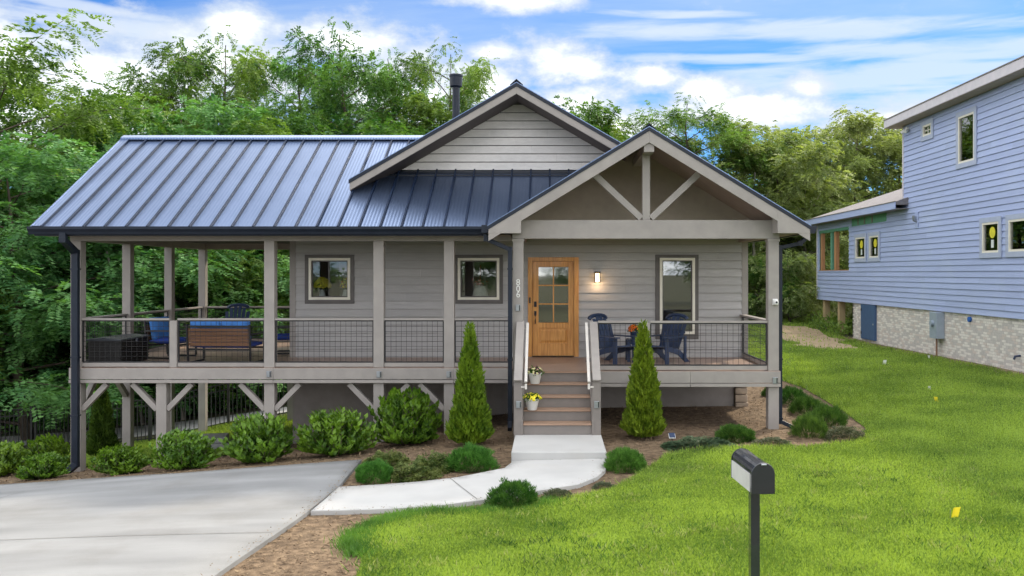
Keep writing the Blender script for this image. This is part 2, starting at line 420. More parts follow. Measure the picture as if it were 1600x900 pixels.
def _fit():
    n = len(_cp); P = _cp[:, :2]
    K = _phi(((P[:, None, :] - P[None, :, :]) ** 2).sum(-1)) + np.eye(n) * 0.3
    A = np.zeros((n + 3, n + 3)); A[:n, :n] = K; A[:n, n] = 1; A[:n, n + 1:] = P; A[n, :n] = 1; A[n + 1:, :n] = P.T
    return np.linalg.solve(A, np.concatenate([_cp[:, 2], np.zeros(3)]))
_tw = _fit()
def gz(x, y):
    x = np.clip(np.asarray(x, dtype=float), -38, 38); y = np.clip(np.asarray(y, dtype=float), -25, 65)
    sh = x.shape; x = x.ravel(); y = y.ravel(); out = np.zeros(len(x)); n = len(_cp)
    for i in range(0, len(x), 60000):
        xs, ys = x[i:i + 60000], y[i:i + 60000]
        r2 = (xs[:, None] - _cp[None, :, 0]) ** 2 + (ys[:, None] - _cp[None, :, 1]) ** 2
        out[i:i + 60000] = _phi(r2) @ _tw[:n] + _tw[n] + _tw[n + 1] * xs + _tw[n + 2] * ys
    return out.reshape(sh)
def g1(x, y): return float(gz(np.array([x]), np.array([y]))[0])
def G(px, py, off=0.0):
    """point of the terrain that the photograph shows at a pixel (used to survey positions)"""
    D = np.linspace(6, 60, 1100)
    X = (px - VX) * D / F
    h = C - (py - VY) * D / F - gz(X, D) - off
    i = int(np.argmax(h < 0)) if (h < 0).any() else len(D) - 1
    i = max(i, 1); t = h[i - 1] / (h[i - 1] - h[i]) if h[i - 1] != h[i] else 0
    d = D[i - 1] + t * (D[i] - D[i - 1])
    return ((px - VX) * d / F, d)
def P(px, py, D): return ((px - VX) * D / F, D, C - (py - VY) * D / F)

def axis_pts(lo, hi, step, far):
    a = list(np.arange(lo, hi + 1e-6, step)); s = step; p, q = lo, hi
    left, right = [], []
    while p > -far: s *= 1.35; p -= s; left.append(p)
    s = step
    while q < far: s *= 1.35; q += s; right.append(q)
    return np.array(left[::-1] + a + right)
gx, gy = axis_pts(-18, 16, 0.4, 900), axis_pts(2, 52, 0.4, 900)
XX, YY = np.meshgrid(gx, gy)
ZZ = gz(XX, YY)
nx, ny = len(gx), len(gy)
idx = np.arange(nx * ny).reshape(ny, nx)
quads = np.stack([idx[:-1, :-1], idx[:-1, 1:], idx[1:, 1:], idx[1:, :-1]], -1).reshape(-1, 4)
me = fast_mesh('ground', np.stack([XX, YY, ZZ], -1).reshape(-1, 3), quads, 4)
me.polygons.foreach_set('use_smooth', [True] * len(me.polygons))
tag(link('ground', me, soil_mat), 'dark woodland soil under and around everything', kind='structure')

def densify(poly, step):
    out = []
    for i in range(len(poly)):
        a, b = np.array(poly[i]), np.array(poly[(i + 1) % len(poly)])
        n = max(1, int(np.hypot(*(b - a)) / step))
        out += [tuple(a + (b - a) * k / n) for k in range(n)]
    return out
def inside(poly, x, y):
    x = np.asarray(x); y = np.asarray(y); c = np.zeros(x.shape, bool)
    n = len(poly); j = n - 1
    for i in range(n):
        xi, yi = poly[i]; xj, yj = poly[j]
        if yi != yj:
            c ^= ((yi > y) != (yj > y)) & (x < (xj - xi) * (y - yi) / (yj - yi) + xi)
        j = i
    return c
def smooth_poly(poly, it=1):
    for _ in range(it):
        q = []
        for i in range(len(poly)):
            a, b = np.array(poly[i]), np.array(poly[(i + 1) % len(poly)])
            q += [tuple(a * .75 + b * .25), tuple(a * .25 + b * .75)]
        poly = q
    return poly
def drape(name, poly, off, material, step=0.5, thick=0.0, parent=None):
    """sheet (or slab) over the terrain inside a plan outline"""
    bd = densify(poly, step)
    xs = [p[0] for p in bd]; ys = [p[1] for p in bd]
    ax = np.arange(min(xs), max(xs), step); ay = np.arange(min(ys), max(ys), step)
    QX, QY = np.meshgrid(ax + step * .37, ay + step * .41)
    QX, QY = QX.ravel(), QY.ravel()
    ins = inside(bd, QX, QY)
    QX, QY = QX[ins], QY[ins]
    bx_, by_ = np.array(xs), np.array(ys)
    keep = np.ones(len(QX), bool)
    for i in range(0, len(QX), 4000):
        d2 = ((QX[i:i + 4000, None] - bx_) ** 2 + (QY[i:i + 4000, None] - by_) ** 2).min(1)
        keep[i:i + 4000] = d2 > (step * .4) ** 2
    pts = [Vector(p) for p in bd] + [Vector((a, b)) for a, b in zip(QX[keep], QY[keep])]
    n = len(bd)
    vs, es, fs, *_ = delaunay_2d_cdt(pts, [(i, (i + 1) % n) for i in range(n)], [], 1, 1e-6)
    vx, vy = np.array([v[0] for v in vs]), np.array([v[1] for v in vs])
    vz = gz(vx, vy) + off
    bm = bmesh.new()
    bv = [bm.verts.new((a, b, c)) for a, b, c in zip(vx, vy, vz)]
    for f in fs:
        try: bm.faces.new([bv[i] for i in f])
        except ValueError: pass
    bmesh.ops.recalc_face_normals(bm, faces=bm.faces)
    if bm.faces and sum(f.normal.z for f in bm.faces) < 0:
        bmesh.ops.reverse_faces(bm, faces=bm.faces)
    for f in bm.faces: f.smooth = True
    if thick:
        r = bmesh.ops.extrude_edge_only(bm, edges=[e for e in bm.edges if e.is_boundary])
        for v in r['geom']:
            if isinstance(v, bmesh.types.BMVert): v.co.z -= thick
            if isinstance(v, bmesh.types.BMFace): v.smooth = False
    me = bpy.data.meshes.new(name); bm.to_mesh(me); bm.free()
    return link(name, me, material, parent)

SLAB = 0.065
# driveway
drv = [G(565, 718, SLAB), G(528.5, 761, SLAB), G(482, 798.5, SLAB), (-3.2, 8.6), (-3.35, 4.5), (-17, 4.5), (-17, 13.6), G(-120, 765, SLAB), G(0, 757, SLAB), G(280, 739, SLAB)]
tag(drape('driveway', drv, SLAB, concrete, 0.5, 0.16), 'wide pale concrete driveway at the lower left', kind='structure')
# walk
walk_px = [(528, 760.6), (600, 756.5), (658.5, 752), (713.7, 745.6), (756, 737.5), (788.5, 731), (800, 722)]
walk_px2 = [(948, 722), (946, 734), (933, 745), (904, 757), (846, 766), (800, 774), (756, 781), (688, 789.5), (610, 795), (541, 797.5), (484, 798.6)]
walk = [G(a, b, SLAB + .004) for a, b in walk_px] + [(-.64, 14.26), (.87, 14.26)] + [G(a, b, SLAB + .004) for a, b in walk_px2]
walk[0] = (walk[0][0] + .012, walk[0][1]); walk[-1] = (walk[-1][0] + .012, walk[-1][1])
tag(drape('walkway', walk, SLAB + .004, walk_concrete, 0.3, 0.15), 'curved concrete front walk from the driveway to the steps', kind='structure')
# joints cut into the slabs (dark sealed grooves, proud by a hair)
joint_mat = mat('dark_slab_joint', (0.22, 0.21, 0.20), (0.16, 0.155, 0.15), rough=0.95)
def groove(name, pts, w, off, parent=None):
    vs, fs = [], []
    pts = [np.array(p, dtype=float) for p in pts]
    q = []
    for a, b in zip(pts[:-1], pts[1:]):
        n = max(1, int(np.hypot(*(b - a)) / .3)); q += [a + (b - a) * k / n for k in range(n)]
    q.append(pts[-1])
    for i, p in enumerate(q):
        d = q[min(i + 1, len(q) - 1)] - q[max(i - 1, 0)]; d = d / np.hypot(*d); s = np.array([-d[1], d[0]]) * w / 2
        for k in (p - s, p + s): vs.append((k[0], k[1], g1(k[0], k[1]) + off))
    for i in range(len(q) - 1): fs.append((2 * i, 2 * i + 1, 2 * i + 3, 2 * i + 2))
    m = MB(); m.add(vs, fs); return m.build(name, joint_mat, parent, wc=False)
dw, wk = bpy.data.objects['driveway'], bpy.data.objects['walkway']
groove('slab_joint', [(-16.5, 10.2), (-3.2, 10.25)], .014, SLAB + .006, dw)
groove('slab_joint', [(-8.2, 4.7), (-8.0, 13.6)], .012, SLAB + .006, dw)
groove('slab_joint', [G(484, 797, SLAB), G(528, 761.5, SLAB)], .018, SLAB + .010, dw)
groove('slab_joint', [G(703, 747.6, SLAB), G(746, 781, SLAB)], .012, SLAB + .010, wk)
# mulch
mul = [(-17, 14.0), (-9, 14.6), (-3.2, 13), (-3.2, 8.4), (-3.3, 5.5), (-1.0, 5.5), (-1.0, 9), (1.5, 11.5), (4.5, 14.2), (7.4, 14.9), (7.4, 18), (6.8, 22), (6.4, 29), (3.8, 29), (3.8, 21), (-5.2, 20.4), (-6.5, 18.35), (-9.8, 18.5), (-17, 18.9)]
tag(drape('mulch_bed', mul, .014, mulch_mat, 0.3), 'brown bark mulch beds along the house front', kind='structure')
# lawn
edge_px = [(567, 874), (553, 851), (567, 838), (587, 825), (626, 812), (671, 806), (730, 807), (772, 803), (821, 797), (860, 789), (905, 777), (955, 768), (985, 752), (1012, 735), (1040, 714), (1100, 706), (1180, 702), (1260, 701), (1320, 694), (1350, 685), (1354, 672), (1322, 648), (1290, 628), (1255, 608), (1225, 597)]
lawn = [(-2.0, 5.2), G(560, 905)] + [G(a, b) for a, b in edge_px] + [(5.9, 24), (5.6, 28), (2, 31), (-3, 33), (-3, 37), (2, 41), (10, 49), (16, 54), (20, 54), (13.5, 42.5), (11.85, 41.0), (11.85, 19), (16, 17), (20, 5.2)]
tag(drape('front_lawn', lawn, .022, lawn_mat, 0.4), 'bright green mown front lawn running back past the house', kind='structure')
side = [(-16, 19.0), (-6.4, 18.6), (-5.3, 20.2), (-4.5, 25.2), (-8, 25.0), (-16, 24.9)]
tag(drape('side_lawn', side, .022, lawn_mat, 0.4), 'sloping lawn behind the raised porch up to the fence', kind='structure')
lane = [(-28, 26.4), (-15, 26.0), (-8, 26.0), (-3, 26.6), (-2, 28.4), (-8, 28.2), (-15, 28.6), (-28, 29.4)]
tag(drape('gravel_lane', lane, .02, gravel_mat, 0.6), 'pale gravel lane behind the black fence', kind='structure')
def blob_poly(cx, cy, rx, ry, seed, n=18):
    rg = random.Random(seed)
    return smooth_poly([(cx + rx * math.cos(2 * math.pi * k / n) * rg.uniform(.65, 1.15), cy + ry * math.sin(2 * math.pi * k / n) * rg.uniform(.65, 1.15)) for k in range(n)])
SOIL = []
for i, (a, b, rx, ry) in enumerate([(1268, 530, 1.3, 2.6), (1290, 541, 1.2, 1.6), (1240, 516, 1.2, 2.2)]):
    x, y = G(a, b)
    SOIL.append(blob_poly(x, y, rx, ry, 40 + i))
    tag(drape('bare_soil_patch', SOIL[-1], .03 + .004 * i, dirt_mat, 0.3), 'bare tan soil patch in the lawn near the neighbouring house', kind='structure')
stp = [(11.45, 19), (11.6, 26), (11.7, 36.4), (12.3, 36.4), (12.3, 19)]
tag(drape('foundation_soil_strip', stp, .034, mulch_mat, 0.4), 'dark soil strip at the foot of the brick foundation', kind='structure')

# ================================================================== the house
FL = 1.12                                   # porch floor
YW, YL, YG = 19.6, 17.41, 16.83             # wall plane, side porch front, gabled porch front
XL0, XR0 = -5.7, 4.265                      # ends of the front wall
house = empty('house', (-2.6, 20.5, g1(-2.6, 20.5)), label='grey one-storey house with raised porches and blue metal roof', cat='house')

def rects_minus(rect, holes):
    """rect (u0,u1,z0,z1) minus holes -> list of rects"""
    out = [rect]
    for (a0, a1, b0, b1) in holes:
        nxt = []
        for (u0, u1, z0, z1) in out:
            if a0 >= u1 or a1 <= u0 or b0 >= z1 or b1 <= z0: nxt.append((u0, u1, z0, z1)); continue
            if a0 > u0: nxt.append((u0, a0, z0, z1))
            if a1 < u1: nxt.append((a1, u1, z0, z1))
            m0, m1 = max(u0, a0), min(u1, a1)
            if b0 > z0: nxt.append((m0, m1, z0, b0))
            if b1 < z1: nxt.append((m0, m1, b1, z1))
        out = nxt
    return out

def to_front(Y): return lambda u, d, z: (u, Y - d, z)
def to_left(X): return lambda u, d, z: (X - d, u, z)

def lap_boards(parent, fn, lim, z0, z1, holes, expo, material, name='siding_board', lap=3.66, seed=1, proud=(.038, .006), gap=.007):
    """overlapping boards, one object each; lim(z) gives the ends of the wall at a height"""
    rg = random.Random(seed)
    z = z0; row = 0
    while z < z1 - .01:
        zt = min(z + expo, z1)
        a, b = lim(z); a2, b2 = lim(zt)
        cuts = [a]; u = a + lap * (((row * 0.37) % 1) * .85 + .15)
        while u < b - .3: cuts.append(u); u += lap
        cuts.append(b)
        for i in range(len(cuts) - 1):
            u0, u1 = cuts[i], cuts[i + 1]
            if i > 0: u0 += .0015
            for (p0, p1, q0, q1) in rects_minus((u0, u1, z, zt - gap), holes):
                if p1 - p0 < .004 or q1 - q0 < .004: continue
                def du(zz): t = (zz - z) / expo; return proud[0] + (proud[1] - proud[0]) * t
                e0b = p0; e1b = p1; e0t = p0; e1t = p1
                if abs(p0 - a) < 1e-6: e0t = p0 + (a2 - a) * (q1 - z) / (zt - z)
                if abs(p1 - b) < 1e-6: e1t = p1 + (b2 - b) * (q1 - z) / (zt - z)
                if e1t <= e0t: e0t = e1t = (e0t + e1t) / 2
                d0, d1 = du(q0), du(q1)
                vs = [fn(e0b, 0, q0), fn(e1b, 0, q0), fn(e1b, d0, q0), fn(e0b, d0, q0), fn(e0t, 0, q1), fn(e1t, 0, q1), fn(e1t, d1, q1), fn(e0t, d1, q1)]
                m = MB(); m.add(vs, MB.BF)
                m.build(name, material, parent)
        z += expo; row += 1

def wx(px): return (px - VX) * YW / F
def wz(py): return C - (py - VY) * YW / F

# openings in the front wall: trim outline (x0,x1,y0,y1 in the photograph) and sash outline
win_a = dict(trim=(477, 554, 398, 474.5), sash=(483, 548, 403, 468.5))
win_b = dict(trim=(711, 786, 398, 474.5), sash=(715.5, 780.5, 403, 468.5))
win_c = dict(trim=(1023.6, 1091, 398, 529.7), sash=(1030.5, 1085.5, 402.8, 522))
def rectm(t, g=0.0): return (wx(t[0]) + g, wx(t[1]) - g, wz(t[3]) + g, wz(t[2]) - g)
DX0, DX1 = wx(831.6), wx(897)
DZ0, DZ1 = FL + .03, wz(408)
holes = [rectm(w['sash'], .02) for w in (win_a, win_b, win_c)] + [(DX0, DX1, FL - .2, DZ1)]

WTOP = 3.86
wall = empty('wall', parent=None); wall.parent = house; wall.location = -Vector(house.location) * 1.0
def wbuild(m, name, material, parent, **k):
    return m.build(name, material, parent, wc=False, **k)
def wall_part(name):
    o = bpy.data.objects.new(name, None); col.objects.link(o); o.parent = house
    o.matrix_parent_inverse = Matrix.Translation(-Vector(house.location)); o.empty_display_size = .2
    return o
bpy.data.objects.remove(wall)
# structural wall behind the boards
m = MB()
for (a, b, c, d) in rects_minus((XL0, XR0, FL - .02, WTOP), holes): m.box(a, b, YW + .001, YW + .14, c, d)
front_wall = m.build('front_wall', interior, house)
lap_boards(front_wall, to_front(YW), lambda z: (XL0 + .11, XR0 - .11), FL + .0, 3.80, holes, .176, siding, seed=3)
m = MB(); m.box(XL0 - .025, XL0 + .108, YW - .03, YW - .002, FL - .01, 3.78); m.build('corner_board', taupe, front_wall, bevel=.004)
m = MB(); m.box(XR0 - .108, XR0 + .025, YW - .03, YW - .002, FL - .01, 3.78); m.build('corner_board', taupe, front_wall, bevel=.004)
# side and rear walls
m = MB(); m.box(XL0 + .001, XL0 + .14, YW + .141, 23.6, FL - .02, WTOP); lw = m.build('side_wall', interior, house)
lap_boards(lw, to_left(XL0 + .001), lambda z: (YW + .12, 23.5), FL, 3.80, [], .176, siding, seed=5)
m = MB(); m.box(XL0 - .025, XL0 - .002, YW - .001, YW + .11, FL - .01, 3.78); m.build('corner_board', taupe, lw)
m = MB(); m.box(XR0 - .14, XR0 - .001, YW + .141, 24.0, FL - .6, 3.9); m.build('side_wall', siding, house)
m = MB(); m.box(XL0 + .14, XR0 - .141, 23.5, 23.64, FL - .02, 3.9); m.build('rear_wall', siding, house)
m = MB(); m.box(XL0 + .14, XR0 - .141, YW + .142, 23.49, FL - .25, FL + .01); m.build('room_floor', oak, house)
m = MB(); m.box(XL0 + .14, XR0 - .141, YW + .142, 23.49, 3.62, 3.7); m.build('room_ceiling', interior, house)
m = MB(); m.box(-1.2, -1.1, YW + .145, 23.4, FL + .02, 3.6).box(1.15, 1.25, YW + .145, 23.4, FL + .02, 3.6); m.build('room_partition', interior, house)
# foundation
m = MB(); m.box(XL0 + .02, 4.0, YW + .05, YW + .3, -1.5, FL - .26).box(XL0 + .02, XL0 + .25, YW + .3, 23.6, -1.8, FL - .26); m.build('foundation_wall', foundation, house)
corner = wall_part('stone_corner_pier')
rg = random.Random(4)
z = -.15
while z < FL - .2:
    h = rg.uniform(.13, .19)
    m = MB(); m.box(4.02 + rg.uniform(-.015, .01), 4.28 + rg.uniform(-.01, .02), YW - .02 - rg.uniform(0, .03), YW + .3, z + .012, min(z + h, FL - .2)); m.build('stone', stone_mat, corner, wc=False, bevel=.018)
    z += h

# windows
def window(w, pane):
    t, s = rectm(w['trim']), rectm(w['sash'])
    m = MB()
    y0, y1 = YW - .045, YW - .018
    m.box(t[0], s[0], y0, y1, t[2], t[3]); m.box(s[1], t[1], y0, y1, t[2], t[3])
    m.box(s[0], s[1], y0, y1, s[3], t[3]); m.box(s[0], s[1], y0, y1, t[2], s[2])
    o = m.build('window', dark_trim, house, bevel=.003)
    f = MB(); fw = .058
    y0, y1 = YW - .058, YW + .05
    f.box(s[0] + .001, s[0] + fw, y0, y1, s[2] + .001, s[3] - .001); f.box(s[1] - fw, s[1] - .001, y0, y1, s[2] + .001, s[3] - .001)
    f.box(s[0] + fw, s[1] - fw, y0, y1, s[3] - fw, s[3] - .001); f.box(s[0] + fw, s[1] - fw, y0, y1, s[2] + .001, s[2] + fw)
    f.build('window_frame', cream, o, wc=False, bevel=.004)
    k = MB(); iw = fw + .022
    y0, y1 = YW - .02, YW + .02
    k.box(s[0] + fw, s[0] + iw, y0, y1, s[2] + fw, s[3] - fw); k.box(s[1] - iw, s[1] - fw, y0, y1, s[2] + fw, s[3] - fw)
    k.box(s[0] + iw, s[1] - iw, y0, y1, s[3] - iw, s[3] - fw); k.box(s[0] + iw, s[1] - iw, y0, y1, s[2] + fw, s[2] + iw)
    k.build('sash', dark_trim, o, wc=False)
    g = MB(); g.box(s[0] + iw - .005, s[1] - iw + .005, YW + .002, YW + .008, s[2] + iw - .005, s[3] - iw + .005)
    g.build('window_pane', pane, o, wc=False)
    sl = MB(); sl.box(s[0] + .025, s[1] - .025, YW + .052, YW + .34, s[2] - .03, s[2] + .01); sl.build('window_sill', cream, o, wc=False)
    return o
for w, pn in ((win_a, clear_glass), (win_b, clear_glass), (win_c, glass)): window(w, pn)

# front door
m = MB()
st = .115
gx0, gx1, gz0, gz1 = wx(841.5), wx(888), wz(504), wz(417)
y0, y1 = YW - .005, YW + .04
m.box(DX0 + .004, gx0, y0, y1, DZ0, DZ1 - .004).box(gx1, DX1 - .004, y0, y1, DZ0, DZ1 - .004)
m.box(gx0, gx1, y0, y1, gz1, DZ1 - .004).box(gx0, gx1, y0, y1, wz(512.5), gz0).box(gx0, gx1, y0, y1, DZ0, wz(537))
door = m.build('door', oak, house, bevel=.004)
for i in (1,):
    pass
m = MB(); cxm = (gx0 + gx1) / 2
m.box(cxm - .014, cxm + .014, YW + .004, YW + .034, gz0, gz1)
for i in (1, 2):
    zz = gz0 + (gz1 - gz0) * i / 3
    m.box(gx0, cxm - .0145, YW + .004, YW + .034, zz - .014, zz + .014); m.box(cxm + .0145, gx1, YW + .004, YW + .034, zz - .014, zz + .014)
m.build('muntin', oak, door, wc=False, bevel=.004)
for i in range(2):
    for j in range(3):
        a0, a1 = (gx0, cxm - .014) if i == 0 else (cxm + .014, gx1)
        b0, b1 = gz0 + (gz1 - gz0) * j / 3 + .012, gz0 + (gz1 - gz0) * (j + 1) / 3 - .012
        m = MB(); m.box(a0 - .004, a1 + .004, YW + .016, YW + .022, b0 - .004, b1 + .004); m.build('door_pane', door_glass, door, wc=False)
m = MB(); a0, a1, b0, b1 = gx0, gx1, wz(537), wz(512.5)
m.box(a0, a1, YW + .018, YW + .03, b0, b1)
m.add([(a0 + .03, YW + .017, b0 + .03), (a1 - .03, YW + .017, b0 + .03), (a1 - .03, YW + .017, b1 - .03), (a0 + .03, YW + .017, b1 - .03),
       (a0 + .07, YW + .001, b0 + .07), (a1 - .07, YW + .001, b0 + .07), (a1 - .07, YW + .001, b1 - .07), (a0 + .07, YW + .001, b1 - .07)],
      [(4, 5, 6, 7), (0, 1, 5, 4), (1, 2, 6, 5), (2, 3, 7, 6), (3, 0, 4, 7)])
m.build('raised_panel', oak, door, wc=False)
m = MB()
cx0, cx1, cz1 = wx(825), wx(904.2), wz(402)
m.box(cx0, DX0, YW - .05, YW + .05, FL + .012, cz1).box(DX1, cx1, YW - .05, YW + .05, FL + .012, cz1).box(DX0, DX1, YW - .05, YW + .05, DZ1, cz1)
m.build('door_casing', oak, door, wc=False, bevel=.004)
m = MB(); m.box(DX0 + .002, DX1 - .002, YW - .03, YW + .1, FL + .012, FL + .028); m.build('threshold', black_metal, door, wc=False)
hx = wx(836.5)
m = MB(); m.box(hx - .028, hx + .028, YW - .03, YW - .006, wz(479.5), wz(471)); m.build('door_lock', black_metal, door, wc=False, bevel=.006)
m = MB(); m.box(hx - .025, hx + .025, YW - .025, YW - .006, wz(493), wz(486))
m.tube([(hx, YW - .02, wz(491)), (hx, YW - .07, wz(493)), (hx, YW - .08, wz(499)), (hx, YW - .05, wz(504.5)), (hx, YW - .012, wz(505.5))], .011, 8)
m.build('door_handle', black_metal, door, smooth=False, wc=False)
hx = wx(828)
m = MB(); m.box(hx - .016, hx + .016, YW - .07, YW - .051, wz(473.5), wz(464.5)); m.build('doorbell', black_metal, door, wc=False, bevel=.004)

# ------------------------------------------------------------------ porch structure
PW = .2
def post(name, X, Yf, z0, z1, w=PW, parent=None, material=None):
    m = MB(); m.box(X - w / 2, X + w / 2, Yf, Yf + w, z0, z1)
    return m.build(name, material or taupe, parent or house, bevel=.006)
BEAM_Z0 = FL + 2.464
TOPL = 3.86
XF = [-9.25, -5.49, -3.365, -1.995]
for X in XF:
    o = post('porch_post', X, YL, FL + .002, BEAM_Z0)
post('porch_post', -7.59, YL + .0, g1(-7.59, YL) - .3, FL - .3)
for X in XF: post('porch_post', X, YL, g1(X, YL) - .3, FL - .302)
side_y = [19.48, 21.6, 23.68]
for Yp in side_y:
    post('porch_post', -9.25, Yp, FL + .002, BEAM_Z0, .18); post('porch_post', -9.25, Yp, g1(-9.25, Yp) - .3, FL - .302, .18)
post('porch_post', -6.9, 23.68, g1(-6.9, 23.68) - .3, FL - .302, .18)
# gabled porch posts
GP = [-.63, 4.17]
for X in GP:
    post('porch_post', X, YG, FL - .0 + .002 if X < 0 else FL + .002, 3.604)
    post('porch_post', X, YG, g1(X, YG) - .3, FL - .302)
    m = MB(); m.box(X - .115, X + .115, YG - .015, YG + .215, 3.555, 3.602); m.build('post_cap', taupe, house)
# beams
m = MB(); m.box(-9.36, -.78, YL, YL + .2, BEAM_Z0 + .002, TOPL); m.build('porch_beam', taupe, house, bevel=.004)
m = MB(); m.box(-9.35, -9.15, YL + .202, 23.66, BEAM_Z0 + .002, TOPL); m.build('porch_beam', taupe, house)
m = MB(); m.box(-9.36, -5.72, 23.662, 23.86, BEAM_Z0 + .002, TOPL); m.build('porch_beam', taupe, house)
m = MB(); m.box(-.74, 4.28, YG, YG + .2, 3.606, 3.955); m.build('gable_beam', taupe, house, bevel=.005)
for X in GP:
    m = MB(); m.box(X - .09, X + .09, YG + .202, YW - .03, 3.63, 3.93); m.build('gable_beam', soffit, house)
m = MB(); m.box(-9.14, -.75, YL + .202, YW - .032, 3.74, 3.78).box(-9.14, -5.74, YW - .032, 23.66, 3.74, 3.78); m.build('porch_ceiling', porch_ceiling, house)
# gable wall panel inside the porch
PX, PZ, PITCH = 1.79, 5.655, .613
HALF = 2.97
m = MB(); zc = lambda x: PZ - PITCH * abs(x - PX) - .2
zc = lambda x: PZ - PITCH * abs(x - PX) - .121
m.prism([(-.72, 3.74), (4.3, 3.74), (4.3, zc(4.3)), (PX, zc(PX)), (-.72, zc(-.72))], 'y', 18.70, 18.76)
m.box(-.5, 4.05, 18.762, YW - .03, 3.74, 3.78)
m.build('gable_wall_panel', gable_panel, house)
m = MB(); m.box(-.5, 4.05, YW - .05, YW - .029, 3.79, 3.93); m.build('frieze_board', taupe, house)
# truss
m = MB(); m.box(1.78 - .072, 1.78 + .072, YG + .03, YG + .17, 3.957, PZ - .30); m.build('king_post', taupe, house, bevel=.005)
for s in (-1, 1):
    m = MB(); m.bar((1.78 + s * .09, YG + .1, 3.99), (1.78 + s * .99, YG + .1, 4.83), .12, .14, up=(0, 1, 0)); m.build('truss_brace', taupe, house, bevel=.005)
m = MB(); m.box(PX - .095, PX + .095, YG - .36, 18.698, PZ - .47, PZ - .31); m.build('ridge_beam', taupe, house, bevel=.005)
# rim boards, trims and decking
def rim(x0, x1, Y, zt=FL - .005, h=.215):
    m = MB(); m.box(x0, x1, Y - .045, Y - .002, zt - h, zt); o = m.build('rim_board', taupe, house, bevel=.004)
    m = MB(); m.box(x0 + .002, x1 - .002, Y - .06, Y - .001, zt - h - .072, zt - h - .012); m.build('rim_trim', taupe, o, wc=False, bevel=.003)
for a, b in ((-9.36, -5.4), (-5.396, -1.9), (-1.896, -.76)): rim(a, b, YL)
rim(.86, 2.6, YG); rim(2.604, 4.29, YG); rim(-.74, -.67, YG)
m = MB(); m.box(-9.362, -9.32, YL, 23.86, FL - .22, FL - .006); m.build('rim_board', taupe, house)
m = MB(); m.box(4.25, 4.295, YG, YW + .2, FL - .22, FL - .006); m.build('rim_board', taupe, house)
m = MB(); m.box(-9.362, XL0, 23.82, 23.86, FL - .22, FL - .006); m.build('rim_board', taupe, house)
m = MB()
def deckrun(x0, x1, y0, y1, w=.14, gap=.006):
    y = y0
    while y < y1 - .02:
        m.box(x0, x1, y, min(y + w, y1), FL - .026, FL); y += w + gap
deckrun(-9.36, -.72, YL - .03, YW - .034); deckrun(-9.36, XL0 - .03, YW - .03, 23.84); deckrun(-.716, 4.29, YG - .03, YW - .034)
o = m.build('decking', composite, house); o['kind'] = 'stuff'
m = MB()
for yj in np.arange(YL + .1, 23.8, .41): m.box(-9.3, XL0 + .1 if yj > YW else -.8, yj, yj + .038, FL - .2, FL - .028)
for yj in np.arange(YG + .1, YW, .41): m.box(-.6, 4.2, yj, yj + .038, FL - .2, FL - .028)
m.build('joist', stair_riser, house)
# knee braces under the side porch
def knee(x0, z0, x1, z1, Y=YL + .08):
    m = MB(); m.bar((x0, Y, z0), (x1, Y, z1), .1, .115, up=(0, 1, 0)); m.build('knee_brace', taupe, house, bevel=.004)
kz0, kz1 = .30, .80
for X, sides in ((-9.25, (1,)), (-7.59, (-1, 1)), (-5.49, (-1, 1)), (-3.365, (-1, 1)), (-1.995, (-1, 1))):
    for s in sides: knee(X + s * .1, kz0, X + s * .58, kz1)
for ya_, yb_ in ((17.62, 18.15), (19.48, 18.95)):
    m = MB(); m.bar((-9.25, ya_, .3), (-9.25, yb_, .8), .1, .1, up=(1, 0, 0)); m.build('knee_brace', taupe, house)

# ------------------------------------------------------------------ railings
RT = FL + .96
def railing(p, q, mesh=True, zt=RT, left_stile=True, right_stile=True, cap=.09):
    """panel of top rail, bottom rail, steel frame and wire grid between plan points p and q"""
    p, q = Vector((*p, 0)), Vector((*q, 0)); d = (q - p); Lh = d.length; d.normalize()
    def at(u, z): v = p + d * u; return (v.x, v.y, z)
    m = MB(); m.bar(at(0.003, zt - .02), at(Lh - .003, zt - .02), cap, .038)
    o = m.build('railing', taupe, house, bevel=.003)
    m = MB(); m.bar(at(.003, FL + .055), at(Lh - .003, FL + .055), .06, .075); m.build('bottom_rail', taupe, o, wc=False)
    m = MB(); a, b = FL + .094, zt - .041
    m.bar(at(.012, (a + .012)), at(Lh - .012, a + .012), .03, .022).bar(at(.012, b - .012), at(Lh - .012, b - .012), .03, .022)
    m.bar(at(.016, a + .024), at(.016, b - .024), .03, .022, up=d).bar(at(Lh - .016, a + .024), at(Lh - .016, b - .024), .03, .022, up=d)
    m.build('steel_frame', rail_metal, o, wc=False)
    m = MB(); n = max(2, round((Lh - .06) / .102)); k = round((b - a - .05) / .102)
    r = .0032
    for i in range(1, n): u = .03 + (Lh - .06) * i / n; m.tube([at(u, a + .02), at(u, b - .02)], r, 4, cap=False)
    for j in range(1, k): z = a + .025 + (b - a - .05) * j / k; m.tube([at(.02, z), at(Lh - .02, z)], r, 4, cap=False)
    w = m.build('wire_mesh', rail_metal, o, wc=False); w['kind'] = 'stuff'
    return o
yr = YL + .06
for a, b in ((-9.15, -7.435), (-7.285, -5.59), (-5.39, -3.465), (-3.265, -2.095), (-1.895, -.78)): railing((a, yr), (b, yr))
m = MB(); m.box(-7.43, -7.29, YL + .005, YL + .115, FL + .003, RT - .045); m.build('rail_post', taupe, house, bevel=.004)
for a, b in ((17.62, 19.47), (19.67, 21.59), (21.79, 23.67)): railing((-9.25, a), (-9.25, b))
railing((-9.15, 23.77), (-7.6, 23.77)); railing((-7.5, 23.77), (-5.75, 23.77))
m = MB(); m.box(-7.6, -7.5, 23.72, 23.82, FL + .003, RT - .045); m.build('rail_post', taupe, house)
yg = YG + .06
